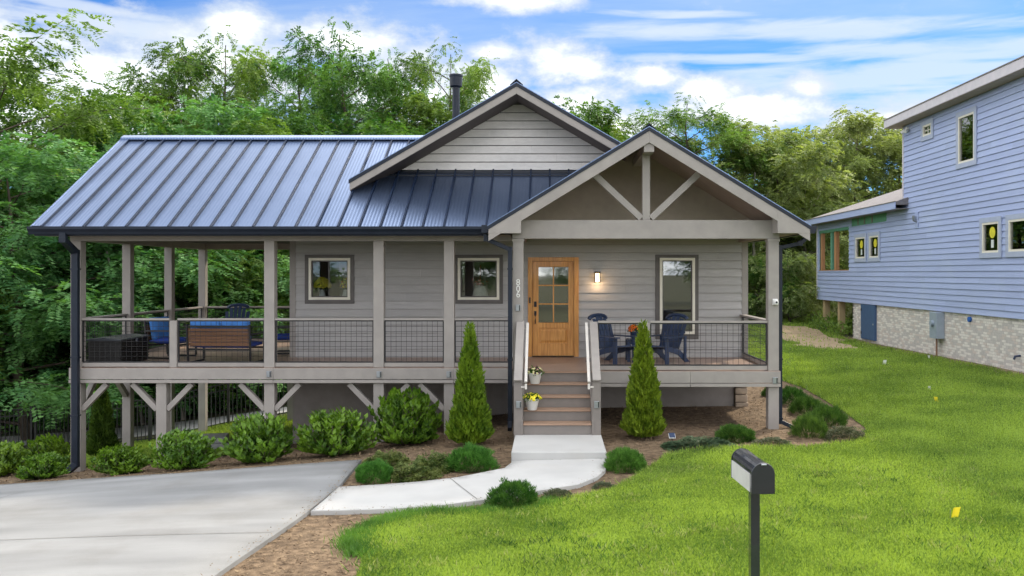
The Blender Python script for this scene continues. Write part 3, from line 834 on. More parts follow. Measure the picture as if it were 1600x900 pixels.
railing((.87, yg), (1.71, yg), zt=FL + .94); railing((1.85, yg), (4.065, yg), zt=FL + .94)
for X in (.795, 1.78):
    m = MB(); m.box(X - .066, X + .066, YG + .005, YG + .115, FL + .003, FL + .895); m.build('rail_post', taupe, house, bevel=.004)
railing((4.17, YG + .21), (4.17, YW - .05), zt=FL + .94, cap=.14)

# ------------------------------------------------------------------ front stairs
pad_z = .13
handrail_paint = mat('pale_handrail_paint', (0.62, 0.585, 0.54), (0.56, 0.53, 0.49), rough=.5)
SX0, SX1 = -.5, .70
stairs = wall_part('stairs')
nr, run = 5, .285
rise = (FL - pad_z) / nr
for i in range(nr):
    yb = YG - .02 - (nr - 1 - i) * run       # riser i (from bottom) front plane
    z0 = pad_z + i * rise
    m = MB(); m.box(SX0, SX1, yb, yb + .025, z0 + .002, z0 + rise - .032); m.build('riser', stair_riser, stairs, wc=False)
    if i < nr - 1:
        m = MB(); m.box(SX0 - .0, SX1 + .0, yb - .03, yb + run - .002, z0 + rise - .03, z0 + rise); m.build('tread', tread_mat, stairs, wc=False, bevel=.006)
yb0 = YG - .02 - (nr - 1) * run
m = MB(); m.box(SX0, SX1, YG - .055, YG + .02, FL - .03, FL); m.build('tread', tread_mat, stairs, wc=False)
for X in (SX0 - .022, SX1 + .022):
    m = MB(); m.prism([(yb0 - .04, pad_z), (yb0 - .04, pad_z + .25), (YG - .06, FL + .03), (YG - .06, FL - .35), (yb0 + .25, pad_z)], 'x', X - .02, X + .02); m.build('stringer', stair_riser, stairs, wc=False)
for X in (-.585, .785):
    m = MB(); m.box(X - .074, X + .074, yb0 - .03, yb0 + .105, pad_z - .05, pad_z + .93); m.build('newel_post', stair_riser, stairs, wc=False, bevel=.005)
    m = MB(); m.bar((X, yb0 - .08, pad_z + .955), (X, YG - .03, FL + .915), .145, .04); m.build('stair_rail', taupe, stairs, wc=False, bevel=.004)
    m = MB(); m.bar((X, yb0 + .11, pad_z + .30), (X, YG - .06, FL + .22), .06, .06); m.build('stair_rail', taupe, stairs, wc=False)
    s = 1 if X < 0 else -1
    Xi = X + s * .135
    m = MB(); m.bar((Xi, yb0 - .06, pad_z + .93), (Xi, YG - .03, FL + .90), .05, .035); m.bar((Xi, yb0 - .04, pad_z + .90), (Xi, yb0 - .04, pad_z + .80), .04, .03, up=(0, 1, 0))
    m.bar((X + s * .05, yb0 - .02, pad_z + .84), (Xi, yb0 - .02, pad_z + .84), .03, .03); m.bar((X + s * .05, YG - .06, FL + .8), (Xi, YG - .06, FL + .8), .03, .03)
    m.build('handrail', handrail_paint, stairs, wc=False, bevel=.004)
    m = MB()
    for k in range(1, 8):
        t = k / 8; yy = yb0 + .1 + (YG - yb0 - .2) * t; z0 = pad_z + .33 + (FL - .11 - pad_z) * t; m.tube([(X, yy, z0), (X, yy, z0 + .60)], .0035, 4, False)
    for k in range(1, 5):
        m.tube([(X, yb0 + .1, pad_z + .3 + .13 * k), (X, YG - .06, FL + .22 + .13 * k)], .0035, 4, False)
    o = m.build('wire_mesh', rail_metal, stairs, wc=False); o['kind'] = 'stuff'
# concrete landing step
m = MB(); m.box(-.64, .87, 14.18, YG - 1.02, -.12, pad_z)
tag(m.build('landing_step', walk_concrete, None, bevel=.018), 'low concrete landing slab at the foot of the stairs', 'step')

# ------------------------------------------------------------------ roofs
EY, EZ = 16.95, 3.845
RY, RZ = 20.58, 6.071
RX0, RX1 = -9.81, 1.15
rp_ = (RZ - EZ) / (RY - EY)
VLX = PX - HALF + .02                       # the valley starts here, where the porch gable meets the main eave
main_roof = MB().prism([(EY, EZ - .16), (RY, RZ - .16), (2 * RY - EY, EZ - .16), (2 * RY - EY, EZ - .02), (RY, RZ - .02), (EY, EZ - .02)], 'x', RX0 + .03, VLX)
yq = YW + .12; zq_ = EZ + rp_ * (yq - EY)
main_roof.prism([(yq, zq_ - .16), (RY, RZ - .16), (2 * RY - EY, EZ - .16), (2 * RY - EY, EZ - .02), (RY, RZ - .02), (yq, zq_ - .02)], 'x', VLX + .001, RX1)
main_roof = main_roof.build('roof', soffit, house)
# standing seam panels, one object each
x = RX0 + .17; pw = .4
nrm = Vector((0, -rp_, 1)).normalized()
def panel_mesh(w):
    m = MB()
    Lp = math.hypot(RY - EY, RZ - EZ)
    m.box(0, w - .004, 0, Lp, 0, .006)
    return m.mesh('roof_panel')
pm = panel_mesh(pw)
m = MB(); m.box(-.016, .016, .0, math.hypot(RY - EY, RZ - EZ), .0065, .048); seam_me = m.mesh('roof_seam')
seam_metal = mat('dark_navy_roof_seam', (0.012, 0.024, 0.055), (0.010, 0.020, 0.048), rough=.5, metal=0, spec=.2)
sl_f = math.hypot(1, rp_)
def valley(xx): return max(0.0, (PZ - PITCH * (PX - xx) - EZ) / PITCH) * sl_f + (.03 * sl_f if xx > VLX else 0)
rotp = math.atan(rp_)
while x < RX1:
    Lp = math.hypot(RY - EY, RZ - EZ)
    if x + pw <= VLX: me_p, me_s = pm, seam_me
    else:
        a_, b_ = (valley(x) if x > VLX else 0.0), valley(x + pw)
        if a_ > Lp - .05: break
        k_ = MB(); vs = []
        pl_ = [(0, a_), (max(0, VLX - x), a_), (pw - .004, min(b_, Lp)), (pw - .004, Lp), (0, Lp)]
        k_.prism(pl_, 'z', 0, .006); me_p = k_.mesh('roof_panel')
        k_ = MB(); k_.box(-.016, .016, a_, Lp, .0065, .048); me_s = k_.mesh('roof_seam')
    for nm_, me_, mt_ in (('roof_panel', me_p, roof_metal), ('roof_seam', me_s, seam_metal)):
        o = link(nm_, me_, mt_, main_roof); o.location = (x, EY - .03, EZ - .018 - .03 * rp_); o.rotation_euler = (rotp, 0, 0)
    x += pw
m = MB(); 
# rake edge at the left end and its flashing
m.bar((RX0 + .07, EY - .03, EZ - .0), (RX0 + .07, RY, RZ + .018), .19, .02, up=nrm); m.bar((RX0 - .012, EY - .03, EZ - .075), (RX0 - .012, RY, RZ - .057), .02, .16, up=nrm)
m.bar((RX0 + .165, EY - .02, EZ + .015), (RX0 + .165, RY, RZ + .03), .02, .03, up=nrm)
m.build('rake_flashing', roof_metal, main_roof, wc=False)
m = MB(); m.box(RX0, RX1, 2 * RY - EY - 3.65, 2 * RY - EY, 0, .01); m.v = [(a, b, (EZ - .005) + ((2 * RY - EY) - b) * rp_ + c) for a, b, c in m.v]; m.build('roof_sheet', roof_metal, main_roof, wc=False)
m = MB(); m.prism([(RY - .16, RZ - .065), (RY - .155, RZ - .02), (RY, RZ + .055), (RY + .155, RZ - .02), (RY + .16, RZ - .065)], 'x', RX0 - .02, RX1); m.build('ridge_cap', roof_metal, main_roof, wc=False)
m = MB(); m.box(RX0 + .04, -.78, EY + .002, YL - .001, 3.67, 3.686); m.build('soffit_board', soffit, house)
m = MB(); m.box(RX0 + .03, -1.14, EY - .02, EY + .0, 3.66, 3.80); m.build('fascia_board', navy_metal, house)
m = MB(); m.prism([(YL + .2, 3.862), (23.66, 3.862), (RY, RZ - .2)], 'x', RX0 + .35, RX0 + .4); m.build('gable_end_panel', soffit, house)
# gutter with lip
m = MB()
gyo, gzt = EY - .022, 3.835
m.prism([(gyo, gzt), (gyo, gzt - .145), (gyo - .08, gzt - .15), (gyo - .10, gzt - .10), (gyo - .135, gzt - .05), (gyo - .135, gzt), (gyo - .122, gzt), (gyo - .12, gzt - .03), (gyo - .02, gzt - .03), (gyo - .02, gzt)], 'x', RX0 - .03, -1.16)
m.build('gutter', navy_metal, house)

def gable_roof(name, px, pz, pitch, half, y0, y1, rake_h, dk=.10, half_r=None, t=.1, under=None):
    half_l = half; hr = half_r or half
    root = MB()
    def sl(x): return pz - pitch * abs(x - px)
    # roof deck slab with soffit colour
    root.prism([(px - half + .02, sl(px - half) - t - .02), (px, pz - t - .02), (px + hr - .02, sl(px + hr) - t - .02), (px + hr - .02, sl(px + hr) - .02), (px, pz - .02), (px - half + .02, sl(px - half) - .02)], 'y', y0 + .06, y1)
    r = root.build(name, under or soffit, house)
    for s in (-1, 1):
        m = MB(); half = half_l if s < 0 else hr
        xe = px + s * half; ze = pz - pitch * half
        m.prism([(px, pz - .015), (xe, ze - .015), (xe, ze), (px, pz)], 'y', y0 - .012, y1)
        yy = y0 + .3
        while yy < y1:
            m.prism([(px, pz), (xe, ze), (xe, ze + .03), (px, pz + .03)], 'y', yy, yy + .016); yy += .4
        m.build('roof_sheet', roof_metal, r, wc=False)
        # metal drip edge on the rake, then the painted rake board
        m = MB(); m.prism([(px, pz - .016), (xe, ze - .016), (xe, ze - dk), (px, pz - dk)], 'y', y0 - .012, y0 + .02); m.build('drip_edge', navy_metal, r, wc=False)
        m = MB(); m.prism([(px + s * .0005, pz - dk - .001), (xe - s * .02, ze - dk - .001 + pitch * .02), (xe - s * .02, ze - dk - rake_h + pitch * .02), (px + s * .0005, pz - dk - rake_h)], 'y', y0 + .0, y0 + .045); m.build('rake_board', taupe, r, wc=False, bevel=.003)
    m = MB(); m.prism([(px - .13, pz - .13 * pitch), (px, pz + .035), (px + .13, pz - .13 * pitch), (px + .13, pz - .13 * pitch + .02), (px, pz + .06), (px - .13, pz - .13 * pitch + .02)], 'y', y0 - .016, y1); m.build('ridge_cap', navy_metal, r, wc=False)
    return r
pg = gable_roof('porch_roof', PX, PZ, PITCH, HALF, 16.43, 24.3, .215, dk=.085)
# boxed eave returns of the gabled porch
for s in (-1, 1):
    xo, xi = PX + s * (HALF - .03), PX + s * 2.353
    zo = PZ - PITCH * (HALF - .03); zi = PZ - PITCH * 2.353
    m = MB(); m.prism([(xo, 3.69), (xi, 3.69), (xi, zi - .09), (xo, zo - .09)], 'y', 16.425, 16.475); o = m.build('eave_return', taupe, house, bevel=.003)
    m = MB(); m.prism([(xo, 3.70), (xi, 3.70), (xi, zi - .125), (xo, zo - .125)], 'y', 16.476, YG + .0 if s > 0 else 16.80); m.build('eave_box', taupe, o, wc=False)
m = MB(); m.prism([(PX + HALF - .06, 3.70), (PX + 2.36, 3.70), (PX + 2.36, 3.9), (PX + HALF - .06, 3.76)], 'y', YG + .001, 24.2); m.build('soffit_board', soffit, house)
m = MB(); m.prism([(PX + HALF, 3.835), (PX + HALF, 3.69), (PX + HALF + .09, 3.69), (PX + HALF + .125, 3.80), (PX + HALF + .125, 3.835)], 'y', 16.5, 24.2); m.build('gutter', navy_metal, house)
m = MB(); m.box(-1.30, -1.17, 16.56, 16.92, 3.70, 3.85); m.build('gutter_end', navy_metal, house, bevel=.01)

# upper cross gable
UX, UZ, UP, UH = -.713, 6.833, .58, 3.40
dark_soffit = mat('dark_brown_soffit', (0.115, 0.092, 0.088), (0.095, 0.077, 0.073), rough=.7)
ug = gable_roof('upper_roof', UX, UZ, UP, UH, 18.15, 23.4, .15, dk=.09, half_r=2.26, t=.215, under=dark_soffit)
m = MB(); m.prism([(UX + 2.27, UZ - UP * 2.27 - .1), (UX + UH, UZ - UP * UH - .1), (UX + UH, UZ - UP * UH), (UX + 2.27, UZ - UP * 2.27)], 'y', 18.8, 23.4); m.build('roof_sheet', roof_metal, ug, wc=False)
UYW = 19.1
def ul(z):
    h = (UZ - .232 - z) / UP
    return (UX - max(h, .02), UX + max(h, .02))
m = MB(); m.prism([(UX - 3.2, 4.9), (UX + 3.2, 4.9), (UX + 3.2, UZ - .23 - 3.2 * UP), (UX, UZ - .23), (UX - 3.2, UZ - .23 - 3.2 * UP)], 'y', UYW + .001, UYW + .1)
uw = m.build('upper_gable_wall', dark_trim, house)
z_fl = 5.155
lap_boards(uw, to_front(UYW), ul, z_fl, UZ - .26, [], .1755, gable_siding, seed=9, lap=1.22, name='shingle_panel', proud=(.045, .008), gap=.016)
m = MB(); m.prism([(18.93, 5.03), (UYW - .002, 5.03), (UYW - .002, 5.15), (UYW - .035, 5.15), (18.95, 5.09)], 'x', UX - 3.05, .80); m.build('wall_flashing', navy_metal, house)
m = MB(); m.box(UX - 3.1, .70, 18.84, 18.92, 4.985, 5.03); m.build('wall_flashing', navy_metal, house)

# flue pipe
fx, fy = (712.5 - VX) * 21.6 / F, 21.6
fz = lambda py: C - (py - VY) * fy / F
m = MB(); m.tube([(fx, fy, 4.9), (fx, fy, fz(134))], .09, 16); fl = m.build('flue_pipe', navy_metal, house, smooth=False)
m = MB(); m.lathe([(.10, fz(137)), (.15, fz(135)), (.155, fz(121)), (.165, fz(120)), (.165, fz(117)), (.15, fz(116.5))], (fx, fy, 0), 20); m.build('flue_cap', navy_metal, fl, wc=False)

# downspouts
def spout(pts, name='downspout', w=.075):
    m = MB()
    for a, b in zip(pts[:-1], pts[1:]): m.bar(a, b, w, .1, up=(0, 1, 0))
    for p in pts[1:-1]: m.box(p[0] - w * .52, p[0] + w * .52, p[1] - .052, p[1] + .052, p[2] - .05, p[2] + .05)
    o = m.build(name, navy_metal, house, bevel=.008)
    for zz in (FL + 1.9, FL + .2, .2):
        if pts[-2][2] < zz < pts[-3][2]:
            k = MB(); p = pts[-2]; k.box(p[0] - w * .62, p[0] + w * .62, p[1] - .06, p[1] + .06, zz, zz + .03); k.build('strap', navy_metal, o, wc=False)
    return o
dx = (117.5 - VX) * 17.25 / F; gb = g1(-9.2, 17.2)
spout([(P(99, 366, 16.87)[0], 16.87, 3.72), (P(99, 366, 16.87)[0], 16.87, 3.58), (dx, 17.26, 3.36), (dx, 17.26, gb + .16), (dx - .05, 17.05, gb + .06)], w=.125)
dx = (798 - VX) * 16.7 / F
spout([(-1.23, 16.76, 3.72), (-1.23, 16.76, 3.60), (dx - .015, 16.77, 3.40), (dx - .015, 16.77, .18), (dx - .015, 16.6, .06)], w=.08)
dx = (1219.5 - VX) * 16.9 / F
xr = PX + HALF + .05
spout([(xr, 16.92, 3.72), (xr, 16.92, 3.63), (xr - .12, 16.92, 3.52), (dx, 16.95, 3.44), (dx, 16.95, .16), (dx + .22, 16.9, .06)], w=.075)

# house numbers on the left gable post: 8 0 6 one above the other
num_mat = mat('white_house_number', (0.8, 0.79, 0.76), (0.76, 0.75, 0.72), rough=0.4)
for ch, py in (('8', 441.5), ('0', 451.5), ('6', 460.5)):
    cu = bpy.data.curves.new('house_number', 'FONT'); cu.body = ch; cu.size = .165; cu.align_x = 'CENTER'; cu.align_y = 'CENTER'; cu.extrude = .006
    ob = bpy.data.objects.new('tmp', cu); col.objects.link(ob)
    dg = bpy.context.evaluated_depsgraph_get(); mm = bpy.data.meshes.new_from_object(ob.evaluated_get(dg))
    bpy.data.objects.remove(ob)
    mm.materials.clear()
    o = link('house_number', mm, num_mat, house, True); o.location = P(809.6, py, YG - .012); o.rotation_euler = (R(90), 0, 0)
# small step lights on posts and rim
sl_mat = mat('brushed_step_light', (0.38, 0.40, 0.43), (0.30, 0.32, 0.35), rough=0.3, metal=0.7)
for px, py, Yf in ((420.5, 584.5, YL - .046), (592.5, 585, YL - .046), (701.5, 585, YL - .046), (1211, 594.5, YG - .046), (809.5, 481, YG - .001), (810.5, 632, yb0 - .031), (932.5, 632, yb0 - .031)):
    p = P(px, py, Yf)
    m = MB(); m.box(p[0] - .045, p[0] + .045, Yf - .03, Yf, p[2] - .06, p[2] + .06); o = m.build('step_light', sl_mat, house, bevel=.006)
    m = MB(); m.box(p[0] + .02, p[0] + .038, Yf - .034, Yf - .0305, p[2] - .05, p[2] + .05); m.build('louvre', black_metal, o, wc=False)

# ================================================================== plants helpers
def unit(v): return v / np.maximum(np.linalg.norm(v, axis=-1, keepdims=True), 1e-9)
def leaf_arrays(Pp, D, Nn, L, W, fold=0.0):
    """diamond leaves: base, two flanks, tip"""
    D = unit(D); Sd = unit(np.cross(D, Nn)); Up = np.cross(Sd, D)
    L = np.broadcast_to(np.asarray(L), (len(Pp),))[:, None]; W = np.broadcast_to(np.asarray(W), (len(Pp),))[:, None]
    mid = Pp + D * L * .45
    v = np.stack([Pp, mid + Sd * W * .5 + Up * W * fold, Pp + D * L, mid - Sd * W * .5 + Up * W * fold], 1).reshape(-1, 3)
    f = np.arange(len(Pp) * 4).reshape(-1, 4)
    return v, f
def leaves_mesh(name, Pp, D, Nn, L, W, fold=0.0):
    v, f = leaf_arrays(Pp, D, Nn, L, W, fold)
    return fast_mesh(name, v, f, 4)
def rand_dirs(rng, n):
    v = rng.normal(size=(n, 3)); return unit(v)

laurel_leaf = leafmat('glossy_laurel_leaf', (0.040, 0.105, 0.012), (0.150, 0.285, 0.028), trans=0.28, scale=3.0, rough=0.45, spec=0.3, objvar=.15, fine=16)
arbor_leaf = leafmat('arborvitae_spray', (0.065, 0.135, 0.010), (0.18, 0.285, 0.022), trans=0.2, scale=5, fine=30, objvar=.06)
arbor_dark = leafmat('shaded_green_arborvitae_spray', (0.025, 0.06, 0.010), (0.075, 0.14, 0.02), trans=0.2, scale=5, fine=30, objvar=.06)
mound_leaf = leafmat('soft_green_juniper', (0.055, 0.145, 0.022), (0.135, 0.285, 0.05), trans=0.2, scale=6, fine=35, objvar=.1)
pine_leaf = leafmat('dwarf_pine_needle', (0.030, 0.085, 0.014), (0.10, 0.20, 0.03), trans=0.15, scale=8, fine=30, objvar=.1)
heather_leaf = leafmat('grey_green_heather', (0.055, 0.075, 0.040), (0.135, 0.150, 0.085), trans=0.1, scale=8, fine=40, objvar=.1, hue=.03)
creeper_leaf = leafmat('yellow_green_creeper', (0.055, 0.100, 0.022), (0.19, 0.22, 0.065), trans=0.2, scale=5, fine=25)
dusky_leaf = leafmat('dusky_creeping_juniper', (0.03, 0.065, 0.030), (0.095, 0.135, 0.065), trans=0.1, scale=6, fine=30)

# ================================================================== small things on the porches
lamp_glow = mat('warm_lamp_glass', (0.9, 0.75, 0.5), rough=0.3, emit=((1.0, 0.62, 0.25), 1.6))
lx = wx(933)
lan = empty('wall_lantern', (lx, YW - .02, wz(443)), label='small lit black wall lantern beside the wooden door', cat='lantern')
m = MB(); m.box(-.055, .055, -.012, -.001, .04, .24); m.build('back_plate', black_metal, lan, wc=False)
m = MB(); m.box(-.07, .07, -.135, -.013, .235, .262).box(-.058, .058, -.125, -.013, .02, .034)
for a in (-.058, .046):
    for b in (-.125, -.025): m.box(a, a + .012, b, b + .012, .034, .235)
m.build('cage', black_metal, lan, wc=False)
m = MB(); m.box(-.042, .042, -.108, -.03, .04, .225); m.build('lamp_glass', lamp_glow, lan, wc=False)
pl = bpy.data.lights.new('lantern_bulb', 'POINT'); pl.energy = 1.2; pl.color = (1.0, 0.66, 0.36); pl.shadow_soft_size = .03
plo = bpy.data.objects.new('lantern_bulb', pl); col.objects.link(plo); plo.parent = lan; plo.location = (0, -.17, .01)

navy_paint = mat('navy_painted_slat', (0.030, 0.050, 0.105), (0.024, 0.040, 0.088), rough=0.42, bump=.05, objvar=.06)
def adirondack(label, loc, rz, group='navy slatted garden chairs'):
    """local frame: chair faces -Y"""
    r = empty('garden_chair', loc, rz, label, 'chair', group)
    n = 6
    for i in range(n):      # fanned back slats with an arched top
        u = (i - (n - 1) / 2)
        w = .083
        h = .80 - .028 * u * u
        x0, x1 = u * .086, u * .108
        m = MB(); m.bar((x0, .20, .30), (x1, .20 + h * .36, .30 + h * .86), w, .02, up=(0, -.9, .4)); m.build('back_slat', navy_paint, r, wc=False)
    m = MB(); m.tube([(.26 * math.cos(t), .20 + .80 * .36 + .025, .30 + .80 * .78 + .09 * math.sin(t)) for t in np.linspace(math.pi, 0, 9)], .045, 6); m.build('back_crest', navy_paint, r, wc=False)
    m = MB(); m.box(-.27, .27, .40, .43, .62, .69); m.build('back_rail', navy_paint, r, wc=False)
    for i in range(5):
        y = -.30 + i * .105; z = .385 - (i * .024) - (.025 if i == 0 else 0)
        m = MB(); m.bar((-.27, y, z), (.27, y, z), .095, .022, up=(0, .22, 1)); m.build('seat_slat', navy_paint, r, wc=False)
    for s in (-1, 1):
        m = MB(); m.bar((s * .30, -.31, .0), (s * .30, -.31, .55), .03, .11, up=(0, 1, 0)); m.build('front_leg', navy_paint, r, wc=False)
        m = MB(); m.prism([(-.34, .30), (-.34, .38), (.22, .27), (.55, .02), (.62, .0), (.42, .0), (.15, .17)], 'x', s * .272 - .014, s * .272 + .014); m.build('side_rail', navy_paint, r, wc=False)
        m = MB(); m.prism([(s * .25, -.42), (s * .41, -.42), (s * .40, -.1), (s * .33, .40), (s * .27, .40)], 'z', .552, .578); m.build('armrest', navy_paint, r, wc=False, bevel=.006)
        m = MB(); m.bar((s * .31, .36, .06), (s * .31, .36, .55), .03, .08, up=(0, 1, 0)); m.build('rear_leg', navy_paint, r, wc=False)
    return r
adirondack('navy slatted garden chair nearer the wooden door on the right porch', ((960 - VX) * 18.4 / F, 18.4, FL + .001), R(42)).scale = (.95, .95, .95)
adirondack('navy slatted garden chair below the tall narrow window', ((1037 - VX) * 18.4 / F, 18.4, FL + .001), R(-42)).scale = (.95, .95, .95)
adirondack('navy slatted garden chair at the far rear rail of the side porch', ((366 - VX) * 22.9 / F, 22.9, FL + .001), R(8))
tx, ty = (996 - VX) * 18.75 / F, 18.75
t = empty('side_table', (tx, ty, FL + .001), 0, 'small navy slatted table between the two garden chairs', 'table')
for i in range(5):
    m = MB(); m.box(-.22 + i * .09, -.22 + i * .09 + .08, -.22, .22, .44, .462); m.build('top_slat', navy_paint, t, wc=False)
for sx in (-1, 1):
    for sy in (-1, 1):
        m = MB(); m.box(sx * .2 - .03, sx * .2 + .03, sy * .19 - .03, sy * .19 + .03, 0, .439); m.build('leg', navy_paint, t, wc=False)
for ay in (-.2, .2):
    m = MB(); m.box(-.17, .17, ay - .01, ay + .01, .36, .43); m.build('apron', navy_paint, t, wc=False)
white_pot = mat('white_glazed_pot', (0.78, 0.78, 0.76), (0.72, 0.72, 0.70), rough=0.35)
pot_soil = mat('potting_soil', (0.04, 0.03, 0.02), rough=1)
flower_leaf = leafmat('potted_flower_leaf', (0.04, 0.10, 0.015), (0.13, 0.25, 0.04), trans=.25, scale=20, fine=60)
def petalmat(n, c): return mat(n, c, tuple(v * .8 for v in c), rough=.6, scale=30)
orange_petal = petalmat('orange_petal', (0.85, 0.16, 0.012)); yellow_petal = petalmat('yellow_petal', (0.90, 0.78, 0.04))
purple_petal = petalmat('purple_petal', (0.10, 0.02, 0.05)); pale_petal = petalmat('pale_yellow_petal', (0.75, 0.70, 0.35)); pink_petal = petalmat('pink_petal', (0.75, 0.30, 0.28))
def flower_pot(name, loc, label, prof, potmat, petals, fr, fz, nleaf=260, nfl=40, seed=1, cat='flower pot', group=None, leaf=flower_leaf):
    rng = np.random.default_rng(seed)
    r = empty(name, loc, 0, label, cat, group)
    m = MB(); m.lathe(prof, n=24); m.build('pot', potmat, r, smooth=True, wc=False)
    h = prof[-1][1]
    d = rand_dirs(rng, nleaf); d[:, 2] = np.abs(d[:, 2]) * .9 + .1
    p = d * rng.uniform(.25, 1, (nleaf, 1)) * np.array([fr, fr, fz]) + np.array([0, 0, h * .95])
    me = leaves_mesh('foliage', p, d + rand_dirs(rng, nleaf) * .6, rand_dirs(rng, nleaf), rng.uniform(.035, .06, nleaf), .025)
    link('foliage', me, leaf, r)
    for pm, share in petals:
        n = int(nfl * share); vs, fs = [], []
        b = MB()
        for i in range(n):
            dd = rand_dirs(rng, 1)[0]; dd[2] = abs(dd[2]) * .9 + .25; dd /= np.linalg.norm(dd)
            c = dd * np.array([fr, fr, fz]) * rng.uniform(.9, 1.08) + np.array([0, 0, h * .95])
            a = unit(np.cross(dd, [0.3, .2, 1])); e = np.cross(dd, a); s = rng.uniform(.018, .028)
            ring = [tuple(c + (a * math.cos(2 * math.pi * k / 7) + e * math.sin(2 * math.pi * k / 7)) * s + dd * .006 * (k % 2)) for k in range(7)]
            b.add([tuple(c + dd * .012)] + ring, [(0, 1 + k, 1 + (k + 1) % 7) for k in range(7)])
        o = link('blossom', b.mesh('blossom', fix=False), pm, r); o['kind'] = 'stuff'
    return r
pot_prof = [(.075, 0), (.082, .01), (.12, .17), (.128, .175), (.128, .20), (.112, .20), (.105, .17)]
flower_pot('flower_pot', ((992 - VX) * 18.7 / F, 18.7, FL + .465), 'pot of orange flowers on the small table between garden chairs', [(.07, 0), (.10, .14), (.105, .15), (.09, .15)], navy_paint, [(orange_petal, 1)], .15, .15, nfl=95, seed=3)
stz = lambda i: pad_z + i * rise
flower_pot('flower_pot', ((831.5 - VX) * 15.95 / F, 15.93, stz(2) + .001), 'white pot of yellow flowers on the lower stair tread', pot_prof, white_pot, [(yellow_petal, 1)], .17, .13, nfl=60, seed=5)
flower_pot('flower_pot', ((836 - VX) * 16.5 / F, 16.5, stz(4) + .001), 'white pot of dark and pale pansies on the upper stair tread', pot_prof, white_pot, [(purple_petal, .5), (pale_petal, .5)], .16, .15, nfl=50, seed=7)
# flowers behind the two square windows
za = wz(468.5) + .011
vase = [(.05, 0), (.075, .06), (.06, .15), (.045, .2), (.05, .21)]
flower_pot('flower_vase', (wx(500), YW + .20, za), 'large yellow bouquet behind the left square window', vase, white_pot, [(yellow_petal, 1)], .19, .27, nfl=420, nleaf=200, seed=11, cat='flowers')
flower_pot('flower_vase', (wx(537), YW + .19, za), 'smaller yellow and orange bouquet behind the left square window', vase, white_pot, [(yellow_petal, .7), (orange_petal, .3)], .12, .26, nfl=130, nleaf=150, seed=12, cat='flowers')
lamp_sh = mat('white_lamp_shade', (0.85, 0.83, 0.78), rough=.8)
r = empty('table_lamp', (wx(749), YW + .26, za), 0, 'white shade with pink blossoms behind the right square window', 'lamp')
m = MB(); m.lathe([(.17, .0), (.19, .01), (.12, .30), (.10, .30)], n=24); m.build('shade', lamp_sh, r, smooth=True, wc=False)
m = MB(); m.tube([(0, 0, .30), (0, 0, .75)], .012, 8); m.build('stem', petalmat('red_stem', (.35, .06, .03)), r, wc=False)
rng = np.random.default_rng(2); b = MB()
for i in range(40):
    c = rng.normal(size=3) * np.array([.09, .06, .05]) + np.array([0, -.02, .36]); b.add([tuple(c + rng.normal(size=3) * .025) for _ in range(3)], [(0, 1, 2)])
link('blossom', b.mesh('blossom', fix=False), pink_petal, r)['kind'] = 'stuff'

# patio furniture on the side porch
wicker = mat('black_wicker', (0.016, 0.015, 0.015), (0.010, 0.009, 0.009), rough=.55, scale=60, stretch=(.2, .2, 3), bump=.6, bscale=40)
lid_mat = mat('dark_slate_box_lid', (0.05, 0.055, 0.065), (0.04, 0.045, 0.055), rough=.35)
bx = empty('deck_box', (-8.87, 18.38, FL + .001), 0, 'black wicker storage box in the front left corner of the side porch', 'storage box')
m = MB(); m.prism([(-.31, 0), (.31, 0), (.33, .49), (-.33, .49)], 'y', -.62, .62); m.build('body', wicker, bx, wc=False, bevel=.015)
m = MB()
for k in range(8):
    z = .05 + k * .055; m.box(-.336, .336, -.627, .627, z, z + .012)
m.build('weave_band', wicker, bx, wc=False)
m = MB(); m.prism([(-.36, .492), (.36, .492), (.36, .525), (0, .56), (-.36, .525)], 'y', -.65, .65); m.build('lid', lid_mat, bx, wc=False, bevel=.01)
m = MB(); m.box(.345, .37, -.03, .03, .44, .50); m.build('latch', sl_mat, bx, wc=False)
cushion = mat('royal_blue_cushion', (0.018, 0.055, 0.30), (0.014, 0.042, 0.24), rough=.85, bump=.2, bscale=20)
cushion_lt = mat('sky_blue_cushion', (0.06, 0.22, 0.60), (0.05, 0.18, 0.5), rough=.85, bump=.2, bscale=20)
slatwood = mat('brown_slat_wood', (0.16, 0.075, 0.035), (0.12, 0.055, 0.026), rough=.5, scale=3, stretch=(.5, 8, 8), objvar=.15)
